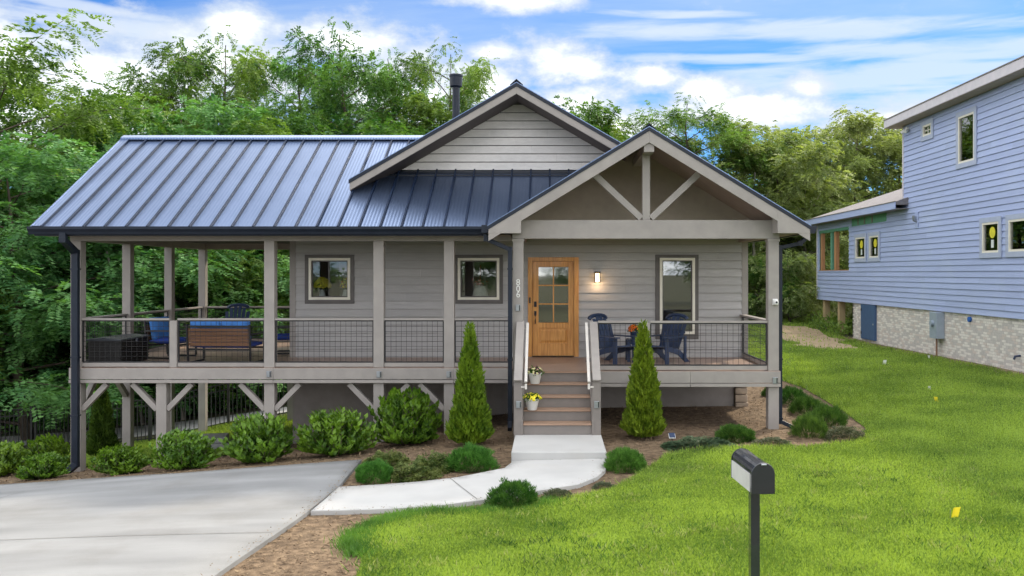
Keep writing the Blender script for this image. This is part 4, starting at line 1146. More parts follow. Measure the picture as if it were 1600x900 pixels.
def pillow(mb, c, s, ang=0):
    """soft box"""
    n = 6; vs, fs = [], []
    for i in range(n + 1):
        for j in range(n + 1):
            u, v = i / n * 2 - 1, j / n * 2 - 1
            t = (1 - u ** 4) * (1 - v ** 4)
            vs.append((u, v, t))
    top = [(c[0] + u * s[0], c[1] + (v * s[1]) * math.cos(ang) - (s[2] * (.35 + .65 * t)) * math.sin(ang), c[2] + v * s[1] * math.sin(ang) + s[2] * (.35 + .65 * t) * math.cos(ang)) for u, v, t in vs]
    bot = [(c[0] + u * s[0], c[1] + (v * s[1]) * math.cos(ang) + (s[2] * (.35 + .65 * t)) * math.sin(ang), c[2] + v * s[1] * math.sin(ang) - s[2] * (.35 + .65 * t) * math.cos(ang)) for u, v, t in vs]
    m1 = (n + 1) ** 2
    for i in range(n):
        for j in range(n):
            a = i * (n + 1) + j
            fs.append((a, a + n + 1, a + n + 2, a + 1)); fs.append((m1 + a, m1 + a + 1, m1 + a + n + 2, m1 + a + n + 1))
    rim_ = [i * (n + 1) for i in range(n + 1)] + [n * (n + 1) + j for j in range(1, n + 1)] + [i * (n + 1) + n for i in range(n - 1, -1, -1)] + [j for j in range(n - 1, 0, -1)]
    for k in range(len(rim_)):
        a, b2 = rim_[k], rim_[(k + 1) % len(rim_)]; fs.append((a, b2, m1 + b2, m1 + a))
    mb.add(top + bot, fs)
def patio_seat(name, loc, rz, label, width, cat, group):
    """faces -Y locally; metal sled frame, slatted back, cushions"""
    r = empty(name, loc, rz, label, cat, group)
    w = width / 2
    for s in (-1, 1):
        m = MB(); X = s * w
        m.bar((X, -.36, .02), (X, .34, .02), .035, .035).bar((X, -.36, .04), (X, -.36, .60), .035, .035, up=(0, 1, 0)).bar((X, .34, .04), (X, .40, .80), .035, .035, up=(0, 1, 0)).bar((X, -.38, .60), (X, .37, .60), .05, .03)
        m.build('side_frame', black_metal, r, wc=False)
    m = MB(); m.box(-w, w, -.35, -.31, .27, .31).box(-w, w, .30, .34, .27, .31).box(-w, w, .37, .40, .74, .78); m.build('cross_rail', black_metal, r, wc=False)
    for i in range(5):
        z = .40 + i * .072; m = MB(); m.bar((-w + .02, .365 + i * .006, z), (w - .02, .365 + i * .006, z), .066, .016, up=(0, 1, .1)); 
        m = MB(); m.box(-w + .02, w - .02, .352 + i * .006, .368 + i * .006, z - .033, z + .033); m.build('back_slat', slatwood, r, wc=False)
    k = 2 if width > 1 else 1
    for i in range(k):
        cx = (i - (k - 1) / 2) * (width - .06) / k
        m = MB(); pillow(m, (cx, -.02, .375), ((width - .08) / k / 2, .34, .07)); m.build('seat_cushion', cushion, r, smooth=True, wc=False)
        m = MB(); pillow(m, (cx, .27, .64), ((width - .08) / k / 2, .24, .075), ang=R(80)); m.build('back_cushion', cushion_lt, r, smooth=True, wc=False)
    return r
patio_seat('patio_sofa', ((354 - VX) * 18.45 / F, 18.45, FL + .001), R(180), 'patio loveseat with brown slatted back and blue cushions, seen from behind', 1.30, 'sofa', 'blue cushioned patio seats')
patio_seat('patio_chair', ((268 - VX) * 19.5 / F, 19.5, FL + .001), R(78), 'blue cushioned patio armchair left of the loveseat', .70, 'armchair', 'blue cushioned patio seats')
patio_seat('patio_chair', ((446 - VX) * 20.6 / F, 20.6, FL + .001), R(-80), 'blue cushioned patio armchair right of the loveseat, partly behind a post', .70, 'armchair', 'blue cushioned patio seats')
# loveseat faces away: the back slats look to the front
bpy.data.objects['patio_sofa'].rotation_euler = (0, 0, R(180 - 4))

# security camera on the right post
p = P(1211, 472, YG - .001)
r = empty('security_camera', p, 0, 'small white security camera on the right porch post', 'camera')
m = MB(); m.box(-.05, .05, -.03, 0, -.06, .06); m.build('mount', white_pot, r, wc=False, bevel=.01)
m = MB(); m.lathe([(.001, .05), (.03, .045), (.045, .02), (.045, -.04), (.03, -.05)], (0, -.07, 0), 16); m.build('housing', white_pot, r, smooth=True, wc=False)
m = MB(); m.tube([(0, -.11, .0), (0, -.122, .0)], .02, 14); m.build('lens', black_metal, r, wc=False)

# ================================================================== mailbox
mx, my = (1183.5 - VX) * 7.3 / F, 7.3
box_mat = mat('black_mailbox_steel', (0.018, 0.022, 0.030), (0.014, 0.017, 0.024), rough=.25, coat=1.0, spec=.6)
panel_white = mat('white_mailbox_panel', (0.58, 0.57, 0.56), (0.52, 0.51, 0.50), rough=.45)
mzg = g1(mx, my)
mb_ = empty('mailbox', (mx, my, mzg), R(4), 'black mailbox with a white side panel on a dark post', 'mailbox')
ztop = C - (721 - VY) * 7.2 / F - mzg
hw, hh, ln = .092, .245, .56
zb = ztop - hh
m = MB(); m.box(-.038, .038, -.038 + .09, .038 + .09, -.2, zb - .002); m.build('post', box_mat, mb_, wc=False, bevel=.005)
prof = [(-hw, zb), (hw, zb), (hw, ztop - hw)] + [(hw * math.cos(t), ztop - hw + hw * math.sin(t)) for t in np.linspace(.25, math.pi - .25, 11)] + [(-hw, ztop - hw)]
m = MB(); m.prism(prof, 'y', -.12, ln - .13); m.build('shell', box_mat, mb_, wc=False)
prof2 = [(u * 1.05, (v - zb) * 1.03 + zb - .006) for u, v in prof]
m = MB(); m.prism(prof2, 'y', -.155, -.121); dr = m.build('door', box_mat, mb_, wc=False, bevel=.004)
m = MB(); m.tube([(-.02, -.17, ztop - .012), (.02, -.17, ztop - .012)], .008, 8); m.build('pull_tab', sl_mat, dr, wc=False)
m = MB(); m.prism(prof2, 'y', ln - .129, ln - .115); m.build('rear_flange', box_mat, mb_, wc=False)
m = MB(); m.box(-hw - .006, -hw - .001, -.11, ln - .14, zb + .004, ztop - hw - .005); m.build('side_panel', panel_white, mb_, wc=False)

# lawn marker flags
fl_y = mat('yellow_marker_flag', (0.88, 0.70, 0.015), rough=.6); fl_w = mat('white_marker_flag', (0.85, 0.85, 0.83), rough=.6)
wire_m = mat('thin_flag_wire', (0.3, 0.3, 0.28), rough=.4, metal=.8)
for px, py, h, material, label, tilt in ((1484, 818, .10, fl_y, 'large yellow marker flag low in the front lawn', .2), (1461, 632, .09, fl_y, 'smaller yellow marker flag further back in the lawn', -.1),
                             (1450, 613, .07, fl_w, 'small white marker flag just behind the far yellow one', .0), (1379, 573, .11, fl_w, 'white marker flag standing left of the brick foundation', .1), (1449.5, 563, .08, fl_w, 'tiny white marker stub at the foot of the brick wall', 0)):
    gxp, gyp = G(px, py)
    if 'stub' in label: gxp = min(gxp, 11.4)
    r = empty('marker_flag', (gxp, gyp, g1(gxp, gyp)), R(20), label, 'flag', 'utility marker flags in the lawn')
    m = MB(); m.tube([(0, 0, 0), (tilt * .05, 0, h + .07)], .003, 5); m.build('wire', wire_m, r, wc=False)
    m = MB(); a = h * .95; z0 = .06
    n = 5; vs = []
    for i in range(n + 1):
        u = i / n; yy = .012 * math.sin(u * 5)
        vs += [(u * a + tilt * .1, yy, z0 + tilt * u * .05), (u * a + tilt * .3, yy, z0 + h * 1.15 + tilt * u * .05)]
    m.add(vs, [(2 * i, 2 * i + 2, 2 * i + 3, 2 * i + 1) for i in range(n)])
    o = m.build('flag', material, r, wc=False); sm = o.modifiers.new('s', 'SOLIDIFY'); sm.thickness = .002
# solar path light
gxp, gyp = G(1050, 692)
r = empty('solar_light', (gxp, gyp, g1(gxp, gyp)), 0, 'small solar spotlight on a stake in the mulch by the conical shrub', 'light')
m = MB(); m.tube([(0, 0, -.02), (0, 0, .10)], .008, 6); m.build('stake', black_metal, r, wc=False)
m = MB(); m.bar((0, -.05, .10), (0, .05, .16), .1, .02); m.build('solar_panel', navy_paint, r, wc=False)
m = MB(); m.bar((0, -.055, .092), (0, .055, .152), .115, .012); m.build('panel_frame', white_pot, r, wc=False)
# stone steps behind the side porch
gs = mat('grey_step_stone', (0.40, 0.40, 0.40), (0.31, 0.31, 0.315), rough=.9, scale=4, bump=.3)
sx_, sy_ = (343 - VX) * 19.9 / F, 19.9
szz = g1(sx_, sy_)
r = empty('stone_steps', (sx_, sy_, szz), R(12), 'grey stone slab steps beneath the side porch', 'steps')
m = MB(); m.box(-.25, .25, -.3, .3, -.1, .20); m.build('stone', gs, r, wc=False, bevel=.02)
m = MB(); m.box(-.42, .16, -.25, .35, .202, .33); m.build('stone', gs, r, wc=False, bevel=.02)

# ================================================================== black picket fence
def fence_run(pts, label, h=1.22, group='black metal fence runs', name='metal_fence', step=.11):
    r = empty(name, (pts[0][0], pts[0][1], g1(*pts[0])), 0, label, 'fence', group)
    Lx = []
    for (a, b) in zip(pts[:-1], pts[1:]):
        a, b = np.array(a), np.array(b); L_ = np.hypot(*(b - a)); npan = max(1, round(L_ / 1.9))
        for k in range(npan):
            p, q = a + (b - a) * k / npan, a + (b - a) * (k + 1) / npan
            zp, zq = g1(*p), g1(*q)
            m = MB(); m.box(p[0] - .03, p[0] + .03, p[1] - .03, p[1] + .03, zp - .2, zp + h + .06); o = m.build('post', black_metal, r)
            m = MB(); m.box(p[0] - .036, p[0] + .036, p[1] - .036, p[1] + .036, zp + h + .061, zp + h + .08); m.build('cap', black_metal, o, wc=False)
            d = (q - p) / np.hypot(*(q - p)) * .032
            for zz in (h - .03, h - .2, .12):
                m = MB(); m.bar((p[0] + d[0], p[1] + d[1], zp + zz), (q[0] - d[0], q[1] - d[1], zq + zz), .028, .03); m.build('rail', black_metal, r)
            n = int(np.hypot(*(q - p)) / step)
            for i in range(1, n):
                t = i / n; c = p + (q - p) * t; zc_ = zp + (zq - zp) * t
                m = MB(); m.box(c[0] - .009, c[0] + .009, c[1] - .009, c[1] + .009, zc_ + .06, zc_ + h - .046); m.build('picket', black_metal, r)
    p = pts[-1]; zp = g1(*p); m = MB(); m.box(p[0] - .03, p[0] + .03, p[1] - .03, p[1] + .03, zp - .2, zp + h + .06); m.build('post', black_metal, r)
    return r
fence_run([(-14.05, 24.4), (-10.95, 24.4)], 'black metal fence left of the side porch, between gate and tall arborvitae')
fence_run([(-10.9, 24.35), (-4.9, 25.3)], 'black metal fence climbing the slope behind the side porch')
fence_run([(-16.2, 24.2), (-14.15, 24.38)], 'black metal fence gate at the far left edge', name='metal_gate')

# ================================================================== neighbouring house
NX = 12.1
nb_siding = mat('blue_lap_siding', (0.385, 0.455, 0.69), (0.36, 0.425, 0.65), rough=.6, scale=3, stretch=(1, .4, 8), bump=.1, objvar=.05, dirt=((0.44, 0.51, 0.68), .8, .5))
nb_trim = mat('blue_grey_trim', (0.42, 0.47, 0.61), (0.39, 0.44, 0.58), rough=.55, bump=.05)
nb_fascia = mat('grey_lilac_fascia', (0.62, 0.58, 0.62), (0.57, 0.54, 0.58), rough=.6)
nb_door = mat('blue_crawl_door', (0.06, 0.115, 0.23), (0.05, 0.10, 0.21), rough=.5)
sheath = mat('green_wall_sheathing', (0.14, 0.36, 0.24), (0.12, 0.31, 0.21), rough=.7)
lumber = mat('raw_orange_lumber', (0.52, 0.27, 0.13), (0.44, 0.22, 0.10), rough=.7, scale=4, stretch=(6, 6, .5))
post_wood = mat('pale_treated_post', (0.46, 0.35, 0.20), (0.38, 0.29, 0.16), rough=.75, scale=4, stretch=(6, 6, .5))
shingle = mat('pale_asphalt_shingle', (0.215, 0.20, 0.21), (0.18, 0.168, 0.177), rough=.9, scale=14, bump=.4, bscale=40)
mortar_mat = mat('brick_mortar', (0.54, 0.50, 0.475), (0.47, 0.435, 0.415), rough=.95, scale=10, bump=.3)
sticker_y = mat('yellow_window_sticker', (0.72, 0.66, 0.05), rough=.6); sticker_w = mat('white_window_sticker', (0.7, 0.75, 0.72), rough=.6)
meter_mat = mat('grey_meter_box', (0.36, 0.42, 0.50), (0.32, 0.38, 0.46), rough=.5, metal=.2)
nbh = empty('neighbour_house', (16, 30, g1(16, 30)), 0, 'two-storey blue lap-sided house on brick foundation, under construction', 'house')
def ny_(px): return NX * F / (px - VX)
def nz_(px, py): return C - (py - VY) * ny_(px) / F
NS0, NS1 = 1.775, 8.02          # siding bottom and top
Y0n, Ycor, Yfar = 18.5, ny_(1413), ny_(1278)
WZT = 5.18
nwin = [dict(r=(ny_(1460), ny_(1441), 7.24, 7.88), st=False), dict(r=(ny_(1528), ny_(1496), 6.05, 7.72), st=False), dict(r=(ny_(1567), ny_(1533), 3.38, 4.50), st=True),
        dict(r=(21.75, ny_(1574), 3.38, 4.50), st=True), dict(r=(ny_(1355), ny_(1336.5), 3.40, 4.50), st=True), dict(r=(ny_(1376.5), ny_(1358), 3.40, 4.50), st=True)]
open_r = (ny_(1327), ny_(1280.5), 3.10, 4.86)
nholes = [(w['r'][0] + .12, w['r'][1] - .12, w['r'][2] + .12, w['r'][3] - .12) for w in nwin] + [open_r]
m = MB()
for (a, b, c, d) in rects_minus((Y0n, Ycor, NS0, NS1), nholes): m.box(NX + .001, NX + .15, a, b, c, d)
for (a, b, c, d) in rects_minus((Ycor + .001, Yfar, NS0, WZT), nholes): m.box(NX + .001, NX + .15, a, b, c, d)
nw = m.build('wall', nb_trim, nbh)
sheath_r = (ny_(1386), ny_(1331), 4.83, WZT)
lap_boards(nw, to_left(NX), lambda z: (Y0n, Ycor if z > WZT else Yfar), NS0, NS1 - .02, nholes + [sheath_r], .178, nb_siding, lap=3.66, seed=21, proud=(.030, .006), gap=.012)
m = MB(); m.box(NX - .006, NX - .001, sheath_r[0] + .005, sheath_r[1] - .005, sheath_r[2] + .005, sheath_r[3]); m.build('sheathing', sheath, nw, wc=False)
m = MB(); m.box(NX - .006, NX - .001, ny_(1330), Yfar - .12, 4.87, WZT); m.build('sheathing', sheath, nw, wc=False)
for yy in (ny_(1342), ny_(1364), ny_(1352)):
    m = MB(); m.box(NX - .02, NX - .007, yy, yy + .12, 4.86, WZT); m.build('nailing_strip', stair_riser, nw, wc=False)
m = MB(); m.box(NX - .035, NX + .12, Ycor, Ycor + .1, WZT + .3, NS1); m.build('corner_board', nb_fascia, nw, wc=False)
m = MB(); m.box(NX - .035, NX + .12, Yfar, Yfar + .1, NS0, WZT); m.build('corner_board', nb_fascia, nw, wc=False)
for i, w in enumerate(nwin):
    a, b, c, d = w['r']; t = .14
    m = MB(); x0, x1 = NX - .055, NX - .0245
    m.box(x0, x1, a, a + t, c, d).box(x0, x1, b - t, b, c, d).box(x0, x1, a + t, b - t, d - t, d).box(x0, x1, a + t, b - t, c, c + t)
    o = m.build('window', nb_trim, nbh)
    a, b, c, d = a + t, b - t, c + t, d - t; f = .06
    m = MB(); x0, x1 = NX - .045, NX + .06
    m.box(x0, x1, a, a + f, c, d).box(x0, x1, b - f, b, c, d).box(x0, x1, a + f, b - f, d - f, d).box(x0, x1, a + f, b - f, c, c + f)
    m.build('window_frame', cream, o, wc=False)
    m = MB(); m.box(NX + .0, NX + .008, a + f, b - f, c + f, d - f); m.build('window_pane', glass, o, wc=False)
    if w['st']:
        cy_, hh_ = (a + b) / 2 - .05, d - c; ww = min(.16, (b - a) * .25)
        m = MB(); m.tube([(NX - .004, cy_, c + hh_ * .66), (NX - .010, cy_, c + hh_ * .66)], ww, 14); m.v = [(p[0], p[1], (p[2] - (c + hh_ * .66)) * 1.0 + c + hh_ * .66) for p in m.v]; m.build('round_sticker', sticker_y, o, wc=False)
        m = MB(); m.box(NX - .008, NX - .003, cy_ - ww * .45, cy_ + ww * .45, c + hh_ * .16, c + hh_ * .42); m.build('paper_sticker', sticker_w, o, wc=False)
    if i == 0:
        m = MB(); m.box(NX - .01, NX - .002, (a + b) / 2 - .015, (a + b) / 2 + .015, c + f, d - f).box(NX - .01, NX - .002, a + f, b - f, (c + d) / 2 - .015, (c + d) / 2 + .015); m.build('muntin', cream, o, wc=False)
# unfinished opening: studs and sheathing edges
a, b, c, d = open_r
for yy, mt in ((b - .30, lumber), (b - 1.75, sheath), (b - 2.3, lumber), (b - .12, sheath)):
    m = MB(); m.box(NX + .02, NX + .16, yy, yy + (.26 if mt is lumber else .22), c + .002, d - .002); m.build('stud', mt, nbh)
m = MB(); m.box(NX - .02, NX + .15, a, b, d - .12, d); m.build('header', sheath, nbh)
m = MB(); m.box(NX - .03, NX + .17, a, b, c - .03, c + .0); m.build('opening_sill', lumber, nbh)
# interior shell so that the rooms are closed
m = MB(); m.box(NX + .2, 20, Y0n, Yfar - .2, NS0, NS0 + .05).box(NX + .2, 20, Y0n, Ycor, 4.9, 5.0).box(17.9, 18, Y0n, 36.2, NS0, WZT).box(17.9, 18, Y0n, Ycor, 5.2, NS1).box(NX + .2, 18, 36.2, 36.3, NS0, WZT).box(NX + .2, 18, Ycor - .1, Ycor, 5.0, NS1).box(NX + .2, 18, Y0n, Y0n + .1, NS0, NS1); m.build('rear_wall', nb_trim, nbh)
m = MB()
for zz in (NS0 + .2,): m.box(NX + .2, 18, Yfar - .25, Yfar - .15, NS0, 3.0)
m.build('porch_wall', lumber, nbh)
# upper roof
m = MB(); EV = NX - .45
m.prism([(EV, NS1 + .13), (20, NS1 + 1.2), (20, NS1 + 1.35), (EV, NS1 + .28)], 'y', Y0n - .5, Ycor + .6); ur = m.build('upper_roof', shingle, nbh)
m = MB(); m.box(EV - .03, EV - .001, Y0n - .5, Ycor + .6, NS1 + .0, NS1 + .26); m.build('fascia_board', nb_fascia, ur, wc=False)
m = MB(); m.box(EV - .05, EV - .001, Y0n - .52, Ycor + .62, NS1 + .265, NS1 + .295); m.build('drip_edge', stair_riser, ur, wc=False)
m = MB(); m.box(EV, NX + .1, Y0n - .5, Ycor + .6, NS1 - .015, NS1 + .005); m.build('soffit_board', mat('warm_neighbour_soffit', (.42, .34, .26), rough=.7), ur, wc=False)
m = MB(); m.prism([(EV, NS1 + .0), (20, NS1 + 1.0), (20, NS1 + 1.2), (EV, NS1 + .27)], 'y', Ycor + .602, Ycor + .632); m.build('rake_board', nb_fascia, ur, wc=False)
# wing roof, hipped at the far end
EVw = NX - .45; yh = Yfar + .55
m = MB()
zt = WZT + .2
m.add([(EVw, Ycor - .4, zt), (EVw, yh, zt), (EVw + 4.8, yh - 4.8, zt + 1.75), (EVw + 4.8, Ycor - .4, zt + 1.75), (EVw + 9.6, yh, zt), (EVw + 9.6, Ycor - .4, zt),
       (EVw, Ycor - .4, zt - .1), (EVw, yh, zt - .1), (EVw + 9.6, yh, zt - .1), (EVw + 9.6, Ycor - .4, zt - .1)],
      [(0, 1, 2, 3), (1, 4, 2), (2, 4, 5, 3), (0, 6, 7, 1), (1, 7, 8, 4), (6, 9, 8, 7), (0, 3, 5, 9, 6), (4, 8, 9, 5)])
wr = m.build('wing_roof', shingle, nbh)
m = MB(); m.box(EVw - .03, EVw - .001, Ycor - .4, yh, zt - .24, zt - .005).box(EVw, EVw + 9, yh + .001, yh + .03, zt - .24, zt - .005); m.build('fascia_board', nb_siding, wr, wc=False)
m = MB(); m.box(EVw, NX + .1, Ycor - .4, yh, zt - .24, zt - .22); m.build('soffit_board', stair_riser, wr, wc=False)
m = MB(); m.box(EVw - .05, EVw + .01, Ycor - .42, yh + .04, zt - .004, zt + .02); m.build('drip_edge', stair_riser, wr, wc=False)
# brick foundation: mortar core with real bricks
BY1 = ny_(1329.5)
m = MB(); m.box(NX + .06, NX + .25, Y0n, BY1 - .02, -.3, NS0 - .005).box(NX + .06, 20, BY1 - .22, BY1 - .02, -.3, NS0 - .005); fnd = m.build('foundation', mortar_mat, nbh)
bset = [MB(), MB(), MB()]; rgb = random.Random(8); z = .05; row = 0
cd = (ny_(1367.5), ny_(1346), .42, NS0 - .02)
while z < NS0 - .06:
    y = Y0n + (row % 2) * .105
    while y < BY1 - .21:
        if not (cd[0] - .02 < y + .2 and y < cd[1] + .02 and z > .4):
            o_ = rgb.uniform(-.006, .004)
            bset[rgb.choice((0, 0, 1, 1, 2))].box(NX + .042 + o_, NX + .062, y, y + .198, z, z + .062)
        y += .21
    z += .075; row += 1
for bs_, bc_, bn_ in zip(bset, ((.82, .78, .735), (.62, .585, .565), (.70, .625, .58)), ('whitewashed_brick_face', 'grey_brick_face', 'mauve_brick_face')):
    o = bs_.build('brickwork', mat(bn_, bc_, rough=.9, scale=12, bump=.3), fnd, wc=False); o['kind'] = 'stuff'
m = MB(); m.box(NX - .03, NX + .06, cd[0], cd[1], cd[2], cd[3]); dcr = m.build('crawl_door', nb_door, nbh, bevel=.01)
m = MB(); m.box(NX - .05, NX - .031, cd[0] + .08, cd[0] + .16, 1.0, 1.06); m.build('door_handle', sl_mat, dcr, wc=False)
for dz in (.6, 1.5):
    m = MB(); m.box(NX - .042, NX - .031, cd[1] - .10, cd[1] - .02, dz, dz + .1); m.build('hinge', black_metal, dcr, wc=False)
# porch posts of the wing
for yy in (ny_(1284) - .12, ny_(1307) - .12):
    g_ = g1(NX + .2, yy); m = MB(); m.box(NX + .05, NX + .30, yy - .12, yy + .12, g_ - .2, NS0 - .003); m.build('porch_post', post_wood, nbh)
for yy in (ny_(1307) + .5, ny_(1290)):
    m = MB(); m.box(16.0, 16.25, yy - .12, yy + .12, -.2, NS0 - .003); m.build('porch_post', post_wood, nbh)
m = MB(); m.box(NX + .02, NX + .30, BY1, Yfar - .02, NS0 - .002, NS0 + .2); m.build('floor_beam', lumber, nbh)
# fittings
my0, my1 = ny_(1474), ny_(1463)
m = MB(); m.box(NX - .22, NX + .04, my0, my1, .93, 1.745); mt_ = m.build('meter_box', meter_mat, nbh, bevel=.01)
m = MB(); m.tube([(NX - .22, (my0 + my1) / 2, 1.4), (NX - .30, (my0 + my1) / 2, 1.4)], .09, 14); m.build('meter_dial', meter_mat, mt_, wc=False)
m = MB(); m.tube([(NX - .1, (my0 + my1) / 2, .93), (NX - .1, (my0 + my1) / 2, g1(NX - .1, my0) - .1)], .03, 8); m.build('conduit', mat('rusty_conduit', (.25, .14, .09), rough=.7), mt_, wc=False)
yy = ny_(1514.5); m = MB(); m.tube([(NX + .04, yy, 1.62), (NX - .03, yy, 1.62)], .075, 14); m.build('blue_outlet_cap', mat('blue_cap', (.03, .13, .45), rough=.5), nbh)
yy = ny_(1434); m = MB(); m.box(NX - .05, NX - .0245, yy - .12, yy + .12, 4.45, 4.98); lb = m.build('light_block', nb_siding, nbh)
m = MB(); m.tube([(NX - .05, yy, 4.68), (NX - .12, yy, 4.70), (NX - .14, yy, 4.86)], .05, 10); m.build('porch_light', sl_mat, lb, wc=False)
yy = ny_(1420.5); m = MB(); m.box(NX - .1, NX - .0245, yy - .06, yy + .06, 7.75, 7.9).tube([(NX - .1, yy - .1, 7.8), (NX - .2, yy - .16, 7.72)], .06, 10).tube([(NX - .1, yy + .1, 7.8), (NX - .2, yy + .16, 7.72)], .06, 10); m.build('flood_light', white_pot, nbh)
yy = ny_(1592); m = MB(); m.tube([(NX + .04, yy, .82), (NX - .1, yy, .80), (NX - .13, yy, .72)], .03, 8); m.build('hose_tap', navy_paint, nbh)

# ================================================================== trees
def crown_profile(t, base, kind):
    u = np.clip((t - base) / (1 - base), 0, 1)
    if kind == 'tall': return .42 + .58 * np.sin(np.pi * np.clip(u * .85 + .15, 0, 1)) ** .8
    if kind == 'wide': return .45 + .55 * np.sin(np.pi * np.clip(u * .75 + .25, 0, 1))
    return .55 + .45 * np.sin(np.pi * np.clip(u * .65 + .3, 0, 1))
def make_tree(seed, H, Rr, base, kind, nleaf, leafL=.13, leafW=.058, topthin=.5, nlimb=20, spray=9, clump=.75):
    rng = np.random.default_rng(seed)
    mb = MB()
    n = 9; tt = np.linspace(0, 1, n)
    wob = np.cumsum(rng.normal(size=(n, 2)) * H * .012, 0); wob[0] = 0
    tp = [(wob[i, 0], wob[i, 1], tt[i] * H * .93) for i in range(n)]
    r0 = H * .0135 + .02
    mb.tube(tp, [r0 * (1.25 if i == 0 else 1) * (1 - .88 * tt[i]) for i in range(n)], 8)
    def trunk(t):
        f = min(t / .93, .999) * (n - 1); i = int(f); w = f - i
        return np.array(tp[i]) * (1 - w) + np.array(tp[i + 1]) * w
    cl, cw = [], []
    for k in range(nlimb):
        t = base + (0.95 - base) * (k + rng.uniform(0, .9)) / nlimb
        az = k * 2.399 + rng.uniform(-.5, .5)
        Lh = Rr * float(crown_profile(t, base, kind)) * rng.uniform(.65, 1.12)
        up = rng.uniform(.25, .65) + .55 * max(0, t - .6)
        s = trunk(t * .9)
        pts = []
        for j in range(5):
            q = j / 4
            pts.append(s + np.array([math.cos(az) * Lh * q, math.sin(az) * Lh * q, Lh * (up * q - .42 * up * q * q * (1.3 if t < .6 else .8))]) + rng.normal(size=3) * Lh * .025 * q)
        rl = r0 * .42 * (1 - .7 * t)
        mb.tube([tuple(p) for p in pts], [rl * (1 - .85 * j / 4) for j in range(5)], 5, cap=False)
        pa = np.array(pts)
        for j in range(6):
            q = rng.uniform(.3, 1.0); f = q * 3.999; i = int(f); w = f - i
            b0 = pa[i] * (1 - w) + pa[i + 1] * w
            a2 = az + rng.uniform(-1.3, 1.3)
            l2 = Lh * rng.uniform(.16, .36) + .25
            e = b0 + np.array([math.cos(a2), math.sin(a2), rng.uniform(-.15, .55)]) * l2
            mb.tube([tuple(b0), tuple((b0 + e) / 2 + np.array([0, 0, .05])), tuple(e)], [rl * .35, rl * .25, rl * .1 + .004], 4, cap=False)
            thin = 1.0 if t < .72 else 1 - topthin * (t - .72) / .28
            cl.append(e); cw.append(rng.uniform(.6, 1.3) * thin); cl.append((b0 + e) / 2); cw.append(.6 * thin)
        cl.append(pa[-1]); cw.append(1.0)
    for k in range(7):
        cl.append(trunk(.9) + rng.normal(size=3) * np.array([.35, .35, .3]) * Rr * .3 + np.array([0, 0, H * .03 * k / 3])); cw.append(.7 * (1 - topthin))
    cl, cw = np.array(cl), np.array(cw)
    ns = nleaf // (2 * spray)
    ci = rng.choice(len(cl), ns, p=cw / cw.sum())
    sz = rng.uniform(.55, 1.15, len(cl)) * clump
    off = rand_dirs(rng, ns) * (rng.uniform(.15, 1, (ns, 1)) ** .6) * sz[ci][:, None] * np.array([1, 1, .5])
    base_p = cl[ci] + off
    outw = base_p.copy(); outw[:, 2] = 0; outw = unit(outw)
    sd = unit(unit(off) * .7 + outw * .5 + rand_dirs(rng, ns) * .55 + np.array([0, 0, -.22]))
    sl_ = rng.uniform(.28, .55, ns)
    side = unit(np.cross(sd, np.array([0, 0, 1.0]) + rand_dirs(rng, ns) * .35))
    nrm_ = np.cross(side, sd)
    P_, D_, N_ = [], [], []
    for i in range(spray):
        u = (i + .6) / spray
        c = base_p + sd * (sl_ * u)[:, None] + np.array([0, 0, -1]) * (sl_ * u * u * .35)[:, None]
        for s in (-1, 1):
            P_.append(c); D_.append(side * s + sd * .45 + rng.normal(size=(ns, 3)) * .22); N_.append(nrm_ + rng.normal(size=(ns, 3)) * .45)
    P_, D_, N_ = np.concatenate(P_), np.concatenate(D_), np.concatenate(N_)
    cm = leaves_mesh('crown', P_, D_, N_, rng.uniform(.7, 1.2, len(P_)) * leafL, leafW)
    return mb.mesh('trunk', smooth=True), cm

leaf_deep = leafmat('deep_green_tree_leaf', (0.046, 0.150, 0.050), (0.225, 0.420, 0.145), trans=.32, scale=.55, fine=3.0, objvar=.12, hue=.012)
leaf_mid = leafmat('mid_green_tree_leaf', (0.050, 0.122, 0.026), (0.200, 0.330, 0.068), trans=.34, scale=.5, fine=3.0, objvar=.14, hue=.02)
leaf_olive_haze = leafmat('hazed_olive_tree_leaf', (0.125, 0.172, 0.062), (0.370, 0.435, 0.170), trans=.38, scale=.5, fine=3.0, objvar=.12, hue=.015)  # paler olive: the warm haze over these trees is put into the colour
TM = {}
for key, a in {'broad': dict(seed=1, H=11, Rr=4.6, base=.16, kind='wide', nleaf=105000, nlimb=28, clump=.85, topthin=.25),
               'low': dict(seed=2, H=8, Rr=4.2, base=.05, kind='low', nleaf=100000, nlimb=26, topthin=.1, clump=.8),
               'tall': dict(seed=3, H=14, Rr=3.5, base=.22, kind='tall', nleaf=88000, nlimb=30, topthin=.42),
               'airy': dict(seed=4, H=14, Rr=3.2, base=.25, kind='tall', nleaf=72000, nlimb=28, topthin=.48, clump=.72),
               'round': dict(seed=5, H=11, Rr=4.2, base=.15, kind='wide', nleaf=92000, nlimb=28, topthin=.15, leafL=.14, leafW=.07),
               'shrub': dict(seed=6, H=4.2, Rr=2.6, base=.03, kind='low', nleaf=30000, nlimb=18, topthin=.1, clump=.6)}.items():
    TM[key] = make_tree(**a) + (a['H'],)
tree_no = [0]
